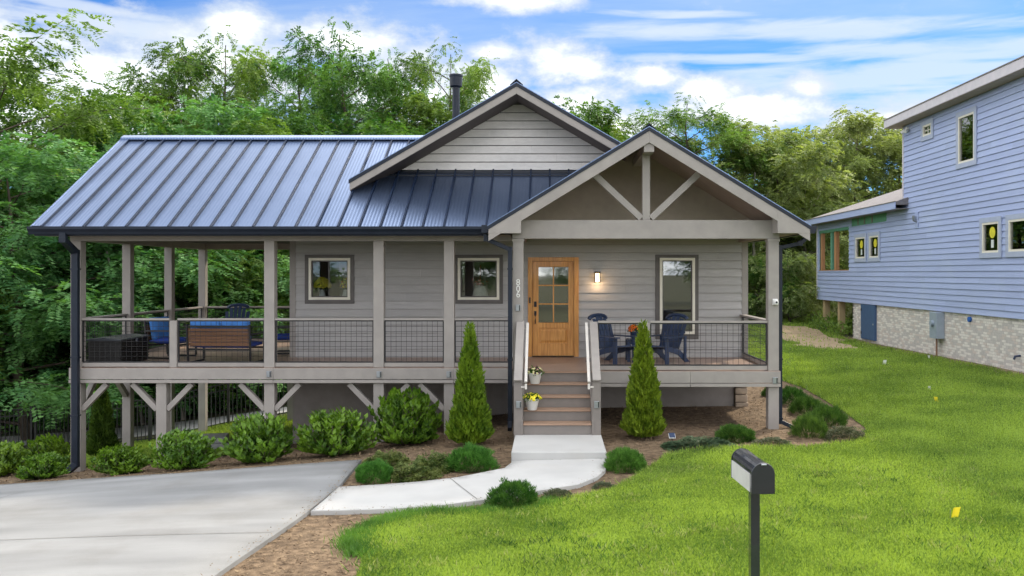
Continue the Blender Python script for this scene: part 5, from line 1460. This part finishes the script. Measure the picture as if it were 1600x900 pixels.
def tree(kind, x, y, top, leaf, label, sw=1.0, group='trees behind the houses', cat='tree', name='tree', bk=None, rz=None):
    tm, cm, H = TM[kind]
    g_ = g1(x, y); s = (top - g_) / (H * 1.0)
    tree_no[0] += 1
    r = empty(name, (x, y, g_ - .05), (tree_no[0] * 2.1) % 6.28 if rz is None else rz, label, cat, group)
    r.scale = (s * sw, s * sw, s)
    t = bpy.data.objects.new('trunk', tm); col.objects.link(t); t.parent = r
    c = bpy.data.objects.new('crown', cm); col.objects.link(c); c.parent = r
    for o, mm in ((t, bk or bark), (c, leaf)):
        if len(o.data.materials) == 0: o.data.materials.append(mm)
        o.material_slots[0].link = 'OBJECT'; o.material_slots[0].material = mm
    return r
def ptree(kind, px, D, ytop, leaf, label, sw=1.0, **k):
    return tree(kind, (px - VX) * D / F, D, C + (VY - ytop) * D / F, leaf, label, sw, **k)
T = ptree
T('broad', 5, 30, 40, leaf_mid, 'tallest leafy tree at the far left edge of the picture', 1.0)
T('low', 45, 27.5, 236, leaf_deep, 'drooping dense green tree low at the left beside the porch', 1.25)
T('low', 150, 32, 235, leaf_deep, 'dense green tree behind the left end of the porch roof', 1.15)
T('broad', 110, 37, 155, leaf_mid, 'broad green tree rising between the left edge and the roof ridge', 1.1)
T('airy', 232, 41, 38, leaf_mid, 'leftmost of the tall airy trees above the roof ridge', .78)
T('round', 290, 36, 150, leaf_deep, 'rounded dark green tree just above the left end of the ridge', 1.1)
T('tall', 340, 41, 30, leaf_mid, 'tall airy tree above the ridge, second from the left', .80)
T('round', 405, 37, 165, leaf_mid, 'bright green rounded tree low above the ridge middle', 1.0)
T('tall', 478, 42, 42, leaf_deep, 'tall airy tree above the middle of the roof ridge', .74)
T('airy', 552, 40, 26, leaf_mid, 'tallest airy tree right of the ridge middle', .82)
T('round', 575, 37, 170, leaf_mid, 'rounded green tree low above the right half of the ridge', 1.0)
T('airy', 628, 42, 48, leaf_deep, 'thin airy tree left of the flue pipe', .70)
T('tall', 694, 41, 48, leaf_mid, 'tall airy tree directly behind the flue pipe', .70)
T('round', 745, 40, 135, leaf_mid, 'light green tree right of the flue pipe', .9)
T('round', 870, 46, 150, leaf_mid, 'green tree showing between the two gable peaks, left one', .9)
T('round', 945, 47, 172, leaf_mid, 'green tree showing between the two gable peaks, right one', 1.0)
T('tall', 1010, 49, 190, leaf_mid, 'green tree directly behind the porch gable peak', 1.0)
T('tall', 1078, 48, 138, leaf_mid, 'tallest tree right of the porch gable peak', 1.05)
T('round', 1150, 50, 178, leaf_olive_haze, 'olive tree above the right slope of the porch gable', 1.1)
T('round', 1215, 48, 205, leaf_olive_haze, 'olive tree nearest the right porch eave', 1.1)
T('tall', 1275, 53, 190, leaf_olive_haze, 'olive tree midway between the two houses', 1.1)
T('round', 1335, 54, 165, leaf_olive_haze, 'tallest olive tree left of the blue house', 1.1)
T('broad', 1400, 58, 185, leaf_olive_haze, 'olive tree behind the corner of the blue house', 1.1)
# lower storey
for i, (px, D, yt, lf, lb, sw) in enumerate([
        (10, 31.5, 420, leaf_deep, 'shadowed shrub behind the gate at the left edge', 1.2), (190, 30.5, 415, leaf_deep, 'shrub seen through the porch left of the second post', 1.1),
        (285, 31, 400, leaf_mid, 'shrub seen through the porch behind the blue armchair', 1.0), (355, 31.5, 385, leaf_mid, 'bright shrub seen through the porch above the loveseat', 1.0),
        (440, 31.5, 400, leaf_deep, 'shrub seen through the porch beside the wall corner', 1.1), (1180, 44, 400, leaf_mid, 'shrub seen beyond the right porch rail', 1.0),
        (1235, 43, 392, leaf_olive_haze, 'yellow green shrub between right porch post and blue house', 1.0), (1300, 47, 400, leaf_olive_haze, 'shrub behind the timber posts of the blue house', 1.1),
        (240, 36, 330, leaf_deep, 'undergrowth tree behind the middle of the porch', 1.3), (100, 33, 470, leaf_deep, 'shadowed shrub left of the corner downspout', 1.2), (420, 38, 330, leaf_mid, 'undergrowth tree behind the loveseat', 1.3)]):
    T('shrub', px, D, yt, lf, lb, sw, group='shrubs along the wood edge', cat='shrub', name='shrub')
# slim bare trunks in the wood on the right
for px, D, y0_, lb in ((1178, 46, 372, 'pale slim bare trunk beyond the right porch rail'), (1258, 49, 380, 'slim grey trunk left of the blue house')):
    x = (px - VX) * D / F
    m = MB(); g_ = g1(x, D); m.tube([(x, D, g_ - .1), (x + .06, D, g_ + 2.2), (x - .05, D + .1, g_ + 4.6), (x + .05, D, g_ + 7.5)], [.11, .09, .075, .03], 8)
    for q, s in ((3.2, 1), (4.4, -1), (5.6, 1)): m.tube([(x, D, g_ + q), (x + s * .6, D + .2, g_ + q + .5), (x + s * .9, D + .2, g_ + q + 1.1)], [.035, .02, .008], 5)
    tag(m.build('bare_trunk', pale_bark, None, smooth=True), lb, 'tree trunk', 'slim bare trunks')
# leaning pale stems seen through the side porch
for x0, x1, lb in ((-13.2, -14.6, 'leaning pale stem seen through the porch between the left posts'), (-11.9, -12.6, 'thinner leaning stem seen through the porch behind the armchair')):
    g_ = g1(x0, 29); m = MB(); m.tube([(x0, 29, g_ - .1), ((x0 + x1) / 2 + .1, 29.2, g_ + 2.8), (x1, 29.4, g_ + 5.6)], [.075, .055, .03], 8)
    tag(m.build('leaning_stem', pale_bark, None, smooth=True), lb, 'tree trunk', 'leaning pale stems')

# wood behind everything, too far to tell apart
def far_wood():
    rng = np.random.default_rng(77)
    n = 90000
    x = rng.uniform(-70, 75, n); y = rng.uniform(58, 82, n)
    hgt = 8.5 + 2.2 * np.sin(x * .45 + y * .3) + 1.6 * np.sin(x * 1.13 + 2 + y) + rng.normal(size=n) * .6
    z = gz(x, y) + rng.uniform(0, 1, n) ** .8 * hgt
    return leaves_mesh('far_wood', np.stack([x, y, z], 1), rand_dirs(rng, n) + np.array([0, 0, -.3]), rand_dirs(rng, n), rng.uniform(.4, .9, n), .34)
tag(link('far_wood', far_wood(), leaf_olive_haze), 'distant wood closing the view behind the trees', kind='stuff')
# street trees across the road, behind the viewpoint: they show only as reflections in the panes
for i, (x, y, kd, tp) in enumerate(((-22, -34, 'round', 9), (-8, -38, 'broad', 10.5), (4, -35, 'round', 8.5), (16, -40, 'broad', 11))):
    tree(kd, x, y, tp, leaf_mid, ['leftmost', 'second', 'third', 'rightmost'][i] + ' tree across the street, seen only as a reflection in the windows', 1.1, group='trees across the street')

# ================================================================== shrubs by the house
def laurel(seed, n=185):
    rng = np.random.default_rng(seed); P_, D_, N_, L_ = [], [], [], []
    mb = MB()
    for k in range(n):
        a = rng.uniform(0, 2 * math.pi); rr = math.sqrt(rng.uniform(0, 1))
        tip = np.array([math.cos(a) * rr * .52, math.sin(a) * rr * .52, .34 + .40 * math.sqrt(max(0, 1 - rr * rr * .85)) + rng.uniform(-.08, .12)])
        if rr > .7: tip[2] *= rng.uniform(.22, 1)
        b0 = np.array([math.cos(a) * rr * .12, math.sin(a) * rr * .12, 0.0])
        mid = (b0 + tip) / 2 + np.array([math.cos(a), math.sin(a), 0]) * .07 * rr
        if k % 3 == 0: mb.tube([tuple(b0), tuple(mid), tuple(tip)], [.010, .007, .003], 4, cap=False)
        d = unit(tip - mid)
        for j in range(15):
            u = .15 + .85 * (j + rng.uniform(0, .8)) / 15
            p = (1 - u) ** 2 * b0 + 2 * u * (1 - u) * mid + u * u * tip
            aa = j * 2.4 + rng.uniform(-.3, .3)
            side = np.array([math.cos(aa), math.sin(aa), 0])
            up = .9 + .9 * u
            D_.append(side * (1.15 - .45 * u) + d * up * .6 + np.array([0, 0, .35])); P_.append(p); N_.append(d + rng.normal(size=3) * .25 - side * .3); L_.append(rng.uniform(.08, .14))
    P_, D_, N_, L_ = map(np.array, (P_, D_, N_, L_))
    return mb.mesh('stems'), leaves_mesh('foliage', P_, D_, N_, L_, L_ * .46, fold=.12)
LA = [laurel(s) for s in (11, 12, 13)]
def plant(name, meshes, mats, loc, scale, rz, label, cat, group, names=('stems', 'foliage')):
    r = empty(name, loc, rz, label, cat, group); r.scale = scale
    for nm, me_, mt2 in zip(names, meshes, mats):
        o = bpy.data.objects.new(nm, me_); col.objects.link(o); o.parent = r
        if len(me_.materials) == 0: me_.materials.append(mt2)
        o.material_slots[0].link = 'OBJECT'; o.material_slots[0].material = mt2
    return r
def pplant(name, meshes, mats, px0, px1, ytop, ybase, H, Rr, label, cat, group, rz=0.0, names=('stems', 'foliage'), deeper=0.0):
    x, y = G((px0 + px1) / 2, ybase); y += deeper
    s = F / y
    sx = (px1 - px0) / s / (2 * Rr)
    g_ = g1(x, y) + .012
    sz = (C - (ytop - VY) * y / F - g_) / H
    x = ((px0 + px1) / 2 - VX) * y / F
    return plant(name, meshes, mats, (x, y, g_), (sx, sx, sz), rz, label, cat, group, names)
GL = 'leafy laurel shrubs along the porch'
for i, (a, b, yt, yb_, dp, lb) in enumerate([
        (-45, 52, 690, 748, .5, 'leafy laurel shrub cut off by the left edge'), (28, 108, 706, 751, .3, 'small bright laurel shrub left of the corner downspout'), (35, 117, 678, 742, .9, 'laurel shrub behind the small bright one at the left'),
        (140, 236, 694, 744, .35, 'low laurel shrub just right of the corner post'), (233, 342, 670, 737, .4, 'laurel shrub between the corner post and the next porch post'), (345, 464, 645, 728, .5, 'tall laurel shrub in front of the centre porch post'),
        (462, 590, 636, 718, .55, 'broad laurel shrub in front of the grey foundation'), (572, 694, 606, 703, .7, 'largest laurel shrub beside the conical arborvitae')]):
    pplant('laurel_shrub', LA[i % 3], (bark, laurel_leaf), a, b, yt, yb_, .90, .565, lb, 'shrub', GL, rz=i * 1.3, deeper=dp)

def cone_plant(seed, n=9000):
    rng = np.random.default_rng(seed)
    u = 1 - np.sqrt(rng.uniform(0, 1, n)); a = rng.uniform(0, 2 * math.pi, n)
    lob = 1 + .12 * np.sin(a * 4 + u * 13) + .10 * np.sin(a * 9 + u * 37) + .06 * np.sin(a * 3 - u * 60)
    prof = np.minimum(1, (u + .10) * 6) * (.10 * (1 - u) ** .5 + .9 * (1 - u) ** 1.02)
    rr = .31 * prof * lob * rng.uniform(.72, 1.04, n) + .012
    z = .04 + u * 1.80
    P_ = np.stack([np.cos(a) * rr, np.sin(a) * rr, z], 1)
    out = np.stack([np.cos(a), np.sin(a), np.zeros(n)], 1)
    D_ = out * .45 + np.array([0, 0, 1.0]) + rng.normal(size=(n, 3)) * .25
    tang = np.stack([-np.sin(a), np.cos(a), np.zeros(n)], 1)
    N_ = tang * rng.choice([-1, 1], (n, 1)) * .8 + out * .6 + rng.normal(size=(n, 3)) * .3
    mb = MB(); mb.tube([(0, 0, -.05), (0, 0, 1.5)], [.03, .008], 6)
    return mb.mesh('trunk'), leaves_mesh('foliage', P_, D_, N_, rng.uniform(.06, .12, n), rng.uniform(.022, .04, n))
CO = [cone_plant(s) for s in (31, 32)]
GC = 'conical arborvitae by the house'
pplant('arborvitae', CO[0], (bark, arbor_leaf), 703, 766, 500, 700, 1.9, .32, 'conical bright green arborvitae left of the front stairs', 'shrub', GC, names=('trunk', 'foliage'), deeper=.2)
pplant('arborvitae', CO[1], (bark, arbor_leaf), 975, 1036, 498, 690, 1.9, .32, 'conical bright green arborvitae right of the front stairs', 'shrub', GC, names=('trunk', 'foliage'), deeper=.2, rz=1)
x_, y_ = (159 - VX) * 21.2 / F, 21.2
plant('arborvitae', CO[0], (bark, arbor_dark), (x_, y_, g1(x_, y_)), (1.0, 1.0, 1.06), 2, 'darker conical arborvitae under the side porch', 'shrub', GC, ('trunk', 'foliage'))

def mound(seed, n, needle, wid, upw, tufts=None, flat=1.0):
    """dome of radius .5 and height .5"""
    rng = np.random.default_rng(seed)
    d = rand_dirs(rng, n); d[:, 2] = np.abs(d[:, 2])
    lob = 1 + .10 * np.sin(d[:, 0] * 9 + d[:, 2] * 7) + .10 * np.sin(d[:, 1] * 11 + 2 * d[:, 0])
    if tufts:
        td = rand_dirs(rng, tufts); td[:, 2] = np.abs(td[:, 2])
        ti = np.argmax(d @ td.T, 1); sim = (d * td[ti]).sum(1)
        lob = (.74 + .34 * np.clip((sim - .92) / .08, 0, 1)) * (.85 + .3 * rng.uniform(0, 1, tufts))[ti]
    P_ = d * np.array([.5, .5, .46]) * (rng.uniform(.5, 1, n) ** .35 * lob * .9)[:, None]
    P_[:, 2] = np.maximum(P_[:, 2], .004)
    D_ = d + np.array([0, 0, upw]) + rng.normal(size=(n, 3)) * .35
    return leaves_mesh('foliage', P_, D_, rand_dirs(rng, n), rng.uniform(.7, 1.2, n) * needle, wid)
M_soft = mound(51, 7500, .11, .012, .7, tufts=75); M_pine = mound(52, 7500, .085, .013, .5, tufts=60); M_heath = mound(53, 3800, .06, .024, .25); M_grassy = mound(54, 5000, .14, .010, 1.1)
def creeper(seed, n):
    rng = np.random.default_rng(seed)
    a = rng.uniform(0, 2 * math.pi, n); r = np.sqrt(rng.uniform(0, 1, n)) * .5
    h = .5 * (1 - (r / .5) ** 3) * (.45 + .55 * rng.uniform(0, 1, n)) * (.65 + .35 * np.sin(a * 4 + r * 14))
    P_ = np.stack([np.cos(a) * r, np.sin(a) * r, np.maximum(h, .01)], 1)
    D_ = np.stack([np.cos(a), np.sin(a), np.full(n, .5)], 1) + rng.normal(size=(n, 3)) * .7
    return leaves_mesh('foliage', P_, D_, rand_dirs(rng, n) * .6 + np.array([0, 0, 1]), rng.uniform(.05, .10, n), .026)
M_creep = creeper(61, 4200)
def low(me_, mt2, px0, px1, yt, yb_, label, nm='mound_shrub', rz=0.0, deeper=.2, group='low mounded shrubs in the mulch beds'):
    return pplant(nm, (me_,), (mt2,), px0, px1, yt, yb_, .5, .5, label, 'shrub', group, rz, ('foliage',), deeper)
low(M_soft, mound_leaf, 555, 617, 720, 757, 'small soft green mound shrub at the driveway corner')
low(M_soft, mound_leaf, 697, 775, 696, 738, 'larger soft green mound shrub below the left arborvitae', rz=1)
low(M_creep, creeper_leaf, 600, 690, 722, 754, 'yellow green creeping plant along the walk edge', 'creeping_plant', deeper=.35)
low(M_creep, creeper_leaf, 640, 716, 706, 742, 'paler creeping plant beside the larger soft mound', 'creeping_plant', rz=2, deeper=.3)
low(M_creep, creeper_leaf, 568, 640, 704, 732, 'flat creeping plant behind the driveway corner mound', 'creeping_plant', rz=3, deeper=.3)
low(M_pine, pine_leaf, 761, 842, 748, 799, 'dwarf pine between the curved walk and the lawn', rz=2)
low(M_heath, heather_leaf, 846, 896, 763, 786, 'small grey green heather right of the dwarf pine', rz=1)
low(M_heath, heather_leaf, 924, 962, 753, 769, 'tiny heather clump at the lawn edge below the landing', rz=3)
low(M_soft, mound_leaf, 945, 1008, 700, 741, 'bright green mound shrub right of the landing slab', rz=4)
low(M_creep, dusky_leaf, 1038, 1150, 684, 707, 'dusky creeping juniper behind the mailbox', 'creeping_plant', rz=1, deeper=.35)
low(M_soft, pine_leaf, 1117, 1180, 664, 692, 'round dark green mound shrub left of the right porch post', rz=2)
low(M_heath, heather_leaf, 1176, 1238, 683, 701, 'low grey heather directly behind the mailbox top', rz=2)
low(M_grassy, pine_leaf, 1236, 1294, 648, 687, 'upright tufted shrub at the foot of the right downspout', rz=1)
low(M_heath, heather_leaf, 1288, 1352, 665, 692, 'grey heather at the rightmost tip of the mulch bed', rz=4)
low(M_grassy, pine_leaf, 1262, 1324, 634, 668, 'dark tufted shrub behind the grey heather', rz=3)
low(M_grassy, pine_leaf, 1234, 1288, 620, 650, 'dark tufted shrub second in the row along the house side', rz=5)
low(M_grassy, pine_leaf, 1208, 1262, 605, 634, 'dark tufted shrub furthest back along the house side', rz=2)
low(M_grassy, pine_leaf, 1190, 1225, 604, 622, 'small tufted shrub behind the right porch post', rz=4)

# ================================================================== grass, chips and weeds
def vis_filter(x, y, z, pad=40):
    px = VX + x * F / y; py = VY + (C - z) * F / y
    return (px > -pad) & (px < 1600 + pad) & (py < 900 + 30)
grass_leaf = leafmat('lawn_grass_blade', (0.095, 0.185, 0.034), (0.375, 0.520, 0.105), trans=.35, scale=.8, fine=38, wl=.5, wf=.9, objvar=0, hue=0, tcol=(1.4, 1.3, .4), rough=.6)
def blades(poly, n, seed, h0, w0, grow):
    rng = np.random.default_rng(seed)
    bd = poly; xs = np.array([p[0] for p in bd]); ys = np.array([p[1] for p in bd])
    # more blades near the viewer: sample depth with weight ~ 1/d^2
    ya, yb = max(ys.min(), 7.6), min(ys.max(), 46)
    q = rng.uniform(0, 1, n * 3); y = 1 / (1 / ya + q * (1 / yb - 1 / ya))
    x = (rng.uniform(-30, 1630, n * 3) - VX) * y / F
    ok = inside(bd, x, y)
    for sp in SOIL: ok &= ~(inside(sp, x, y) & (rng.uniform(0, 1, len(x)) < .88))
    x, y = x[ok][:n], y[ok][:n]
    z = gz(x, y) + .02
    ok = vis_filter(x, y, z); x, y, z = x[ok], y[ok], z[ok]; k = len(x)
    patch = np.sin(x * 1.3 + 1.7 * np.sin(y * .9)) * np.sin(y * 1.1 + 1.3 * np.sin(x * .7)) * .25 + rng.normal(size=k) * .22
    sc = np.maximum(1, y / 11) ** grow
    h = h0 * np.clip(1 + patch, .4, 1.7) * np.minimum(sc, 1.7); w = w0 * sc
    a = rng.uniform(0, 2 * math.pi, k); lean = rng.uniform(.1, .8, k)
    b = np.stack([x, y, z], 1); sd = np.stack([np.cos(a), np.sin(a), np.zeros(k)], 1) * (w / 2)[:, None]
    a2 = rng.uniform(0, 2 * math.pi, k); tip = b + np.stack([np.cos(a2) * lean * h, np.sin(a2) * lean * h, h * np.sqrt(1 - np.minimum(.9, lean) ** 2 * .6)], 1)
    v = np.stack([b - sd, b + sd, tip], 1).reshape(-1, 3)
    return fast_mesh('grass', v, np.arange(k * 3).reshape(-1, 3), 3)
tag(link('lawn_grass', blades(lawn, 430000, 5, .065, .0105, 1.0), grass_leaf), 'short green grass blades of the front lawn', 'grass', kind='stuff')
tag(link('side_lawn_grass', blades(side, 40000, 6, .06, .011, .8), grass_leaf), 'short grass of the sloping lawn behind the side porch', 'grass', kind='stuff')
# coarser dark tufts where the turf meets the mulch
def edge_tufts(pts, seed, n, h, spread):
    rng = np.random.default_rng(seed); pts = np.array(densify(pts, .05)[:-1]) 
    i = rng.integers(0, len(pts), n); p = pts[i] + rng.normal(size=(n, 2)) * spread
    z = gz(p[:, 0], p[:, 1]) + .02
    a = rng.uniform(0, 2 * math.pi, n); D_ = np.stack([np.cos(a), np.sin(a), rng.uniform(.8, 2.2, n)], 1)
    return leaves_mesh('tufts', np.stack([p[:, 0], p[:, 1], z], 1), D_, rand_dirs(rng, n), rng.uniform(.6, 1.3, n) * h, .008)
def clumps(seed, n, per):
    rng = np.random.default_rng(seed); q = rng.uniform(0, 1, n); yc = 1 / (1 / 8.2 + q * (1 / 30 - 1 / 8.2)); xc = (rng.uniform(0, 1600, n) - VX) * yc / F
    ok = inside(lawn, xc, yc); xc, yc = xc[ok], yc[ok]; r_ = rng.uniform(.03, .13, len(xc))
    x = np.repeat(xc, per) + rng.normal(size=len(xc) * per) * np.repeat(r_, per) * 1.3; y = np.repeat(yc, per) + rng.normal(size=len(xc) * per) * np.repeat(r_, per)
    a = rng.uniform(0, 2 * math.pi, len(x)); D_ = np.stack([np.cos(a), np.sin(a), rng.uniform(.5, 1.8, len(x))], 1)
    return leaves_mesh('clumps', np.stack([x, y, gz(x, y) + .03], 1), D_, rand_dirs(rng, len(x)), rng.uniform(.05, .11, len(x)), .013)
tag(link('lawn_weeds', clumps(12, 900, 22), leafmat('dark_lawn_weed', (0.030, 0.085, 0.014), (0.11, 0.21, 0.035), trans=.3, scale=2, fine=12, objvar=0, hue=0)), 'darker coarse weed clumps dotted through the front lawn', 'weeds', kind='stuff')
tag(link('dry_grass', clumps(13, 420, 26), leafmat('dry_straw_grass', (0.16, 0.20, 0.06), (0.42, 0.44, 0.17), trans=.3, scale=2, fine=12, objvar=0, hue=0)), 'paler dry grass tufts dotted through the front lawn', 'grass', kind='stuff')
tuft_leaf = leafmat('cool_green_edge_grass', (0.06, 0.15, 0.026), (0.14, 0.285, 0.05), trans=.3, scale=1.5, fine=10, objvar=0, hue=0)
ep = [G(a, b) for a, b in edge_px[:10]]
tag(link('edge_grass', edge_tufts(ep + ep[::-1], 3, 9000, .10, .10), tuft_leaf), 'longer cool green grass along the mulch edge of the lawn', 'grass', kind='stuff')
# bark chips
def chips(poly, n, seed):
    rng = np.random.default_rng(seed); xs = np.array([p[0] for p in poly]); ys = np.array([p[1] for p in poly])
    x = rng.uniform(xs.min(), xs.max(), n * 3); y = rng.uniform(ys.min(), ys.max(), n * 3)
    ok = inside(poly, x, y) & ~inside(lawn, x, y) & ~inside(drv, x, y) & ~inside(walk, x, y) & ~((x > -.7) & (x < .9) & (y > 14.1) & (y < 15.9)); x, y = x[ok][:n], y[ok][:n]
    z = gz(x, y) + .02; k = len(x)
    D_ = rand_dirs(rng, k); D_[:, 2] *= .35; N_ = rand_dirs(rng, k) * .5 + np.array([0, 0, 1])
    return leaves_mesh('chips', np.stack([x, y, z], 1), D_, N_, rng.uniform(.02, .075, k), rng.uniform(.012, .03, k))
def spill(seed, n):
    """crumbs of mulch and grass clippings lying along the slab edges"""
    rng = np.random.default_rng(seed); ed = np.array(densify(drv, .05) + densify(walk, .05)); i = rng.integers(0, len(ed), n)
    p = ed[i] + rng.normal(size=(n, 2)) * .09
    ok = (inside(drv, p[:, 0], p[:, 1]) | inside(walk, p[:, 0], p[:, 1])) & (p[:, 1] > 8); p = p[ok]; k = len(p)
    D_ = rand_dirs(rng, k); D_[:, 2] *= .15
    return leaves_mesh('crumbs', np.stack([p[:, 0], p[:, 1], gz(p[:, 0], p[:, 1]) + SLAB + .012], 1), D_, rand_dirs(rng, k) * .3 + np.array([0, 0, 1]), rng.uniform(.012, .045, k), rng.uniform(.008, .018, k))
tag(link('mulch_crumbs', spill(4, 2600), chip_mat), 'crumbs of mulch scattered along the edges of drive and walk', 'mulch', kind='stuff')
tag(link('bark_chips', chips(mul, 42000, 9), chip_mat), 'loose bark chips scattered over the mulch beds', 'mulch', kind='stuff')
# tall pale weeds at the wood edge on the right
weed_leaf = leafmat('pale_flowering_weed', (0.20, 0.26, 0.08), (0.58, 0.60, 0.42), trans=.3, scale=1.2, fine=6, objvar=0)
def weeds():
    rng = np.random.default_rng(15); n = 16000
    x = rng.uniform(6.5, 17.5, n); y = 44.5 + (x - 6) * .15 + rng.uniform(-1.6, 1.6, n)
    h = rng.uniform(0, 1, n) ** .7 * (.75 + .35 * np.sin(x * 3.1) + .2 * np.sin(x * 7.7))
    return leaves_mesh('weeds', np.stack([x, y, gz(x, y) + h], 1), rand_dirs(rng, n) + np.array([0, 0, .8]), rand_dirs(rng, n), rng.uniform(.1, .25, n), .05)
tag(link('tall_weeds', weeds(), weed_leaf), 'tall pale flowering weeds at the far edge of the lawn', 'weeds', kind='stuff')
def under(name, x0, x1, y0, y1, n, h, seed, leaf, L_, W_, label):
    rng = np.random.default_rng(seed); x = rng.uniform(x0, x1, n); y = rng.uniform(y0, y1, n)
    hh = rng.uniform(0, 1, n) * h * (.7 + .3 * np.sin(x * 1.7) + .25 * np.sin(x * 4.1 + y))
    tag(link(name, leaves_mesh(name, np.stack([x, y, gz(x, y) + np.maximum(hh, .02)], 1), rand_dirs(rng, n) + np.array([0, 0, .5]), rand_dirs(rng, n), rng.uniform(.6, 1.3, n) * L_, W_), leaf), label, 'undergrowth', kind='stuff')
under('undergrowth', -26, -2, 29.2, 33.5, 30000, 1.5, 18, leaf_deep, .2, .09, 'green undergrowth beyond the gravel lane')
under('undergrowth', 11.6, 14.5, 37.0, 41, 2600, .5, 19, leaf_mid, .22, .05, 'low weeds round the timber posts of the blue house')
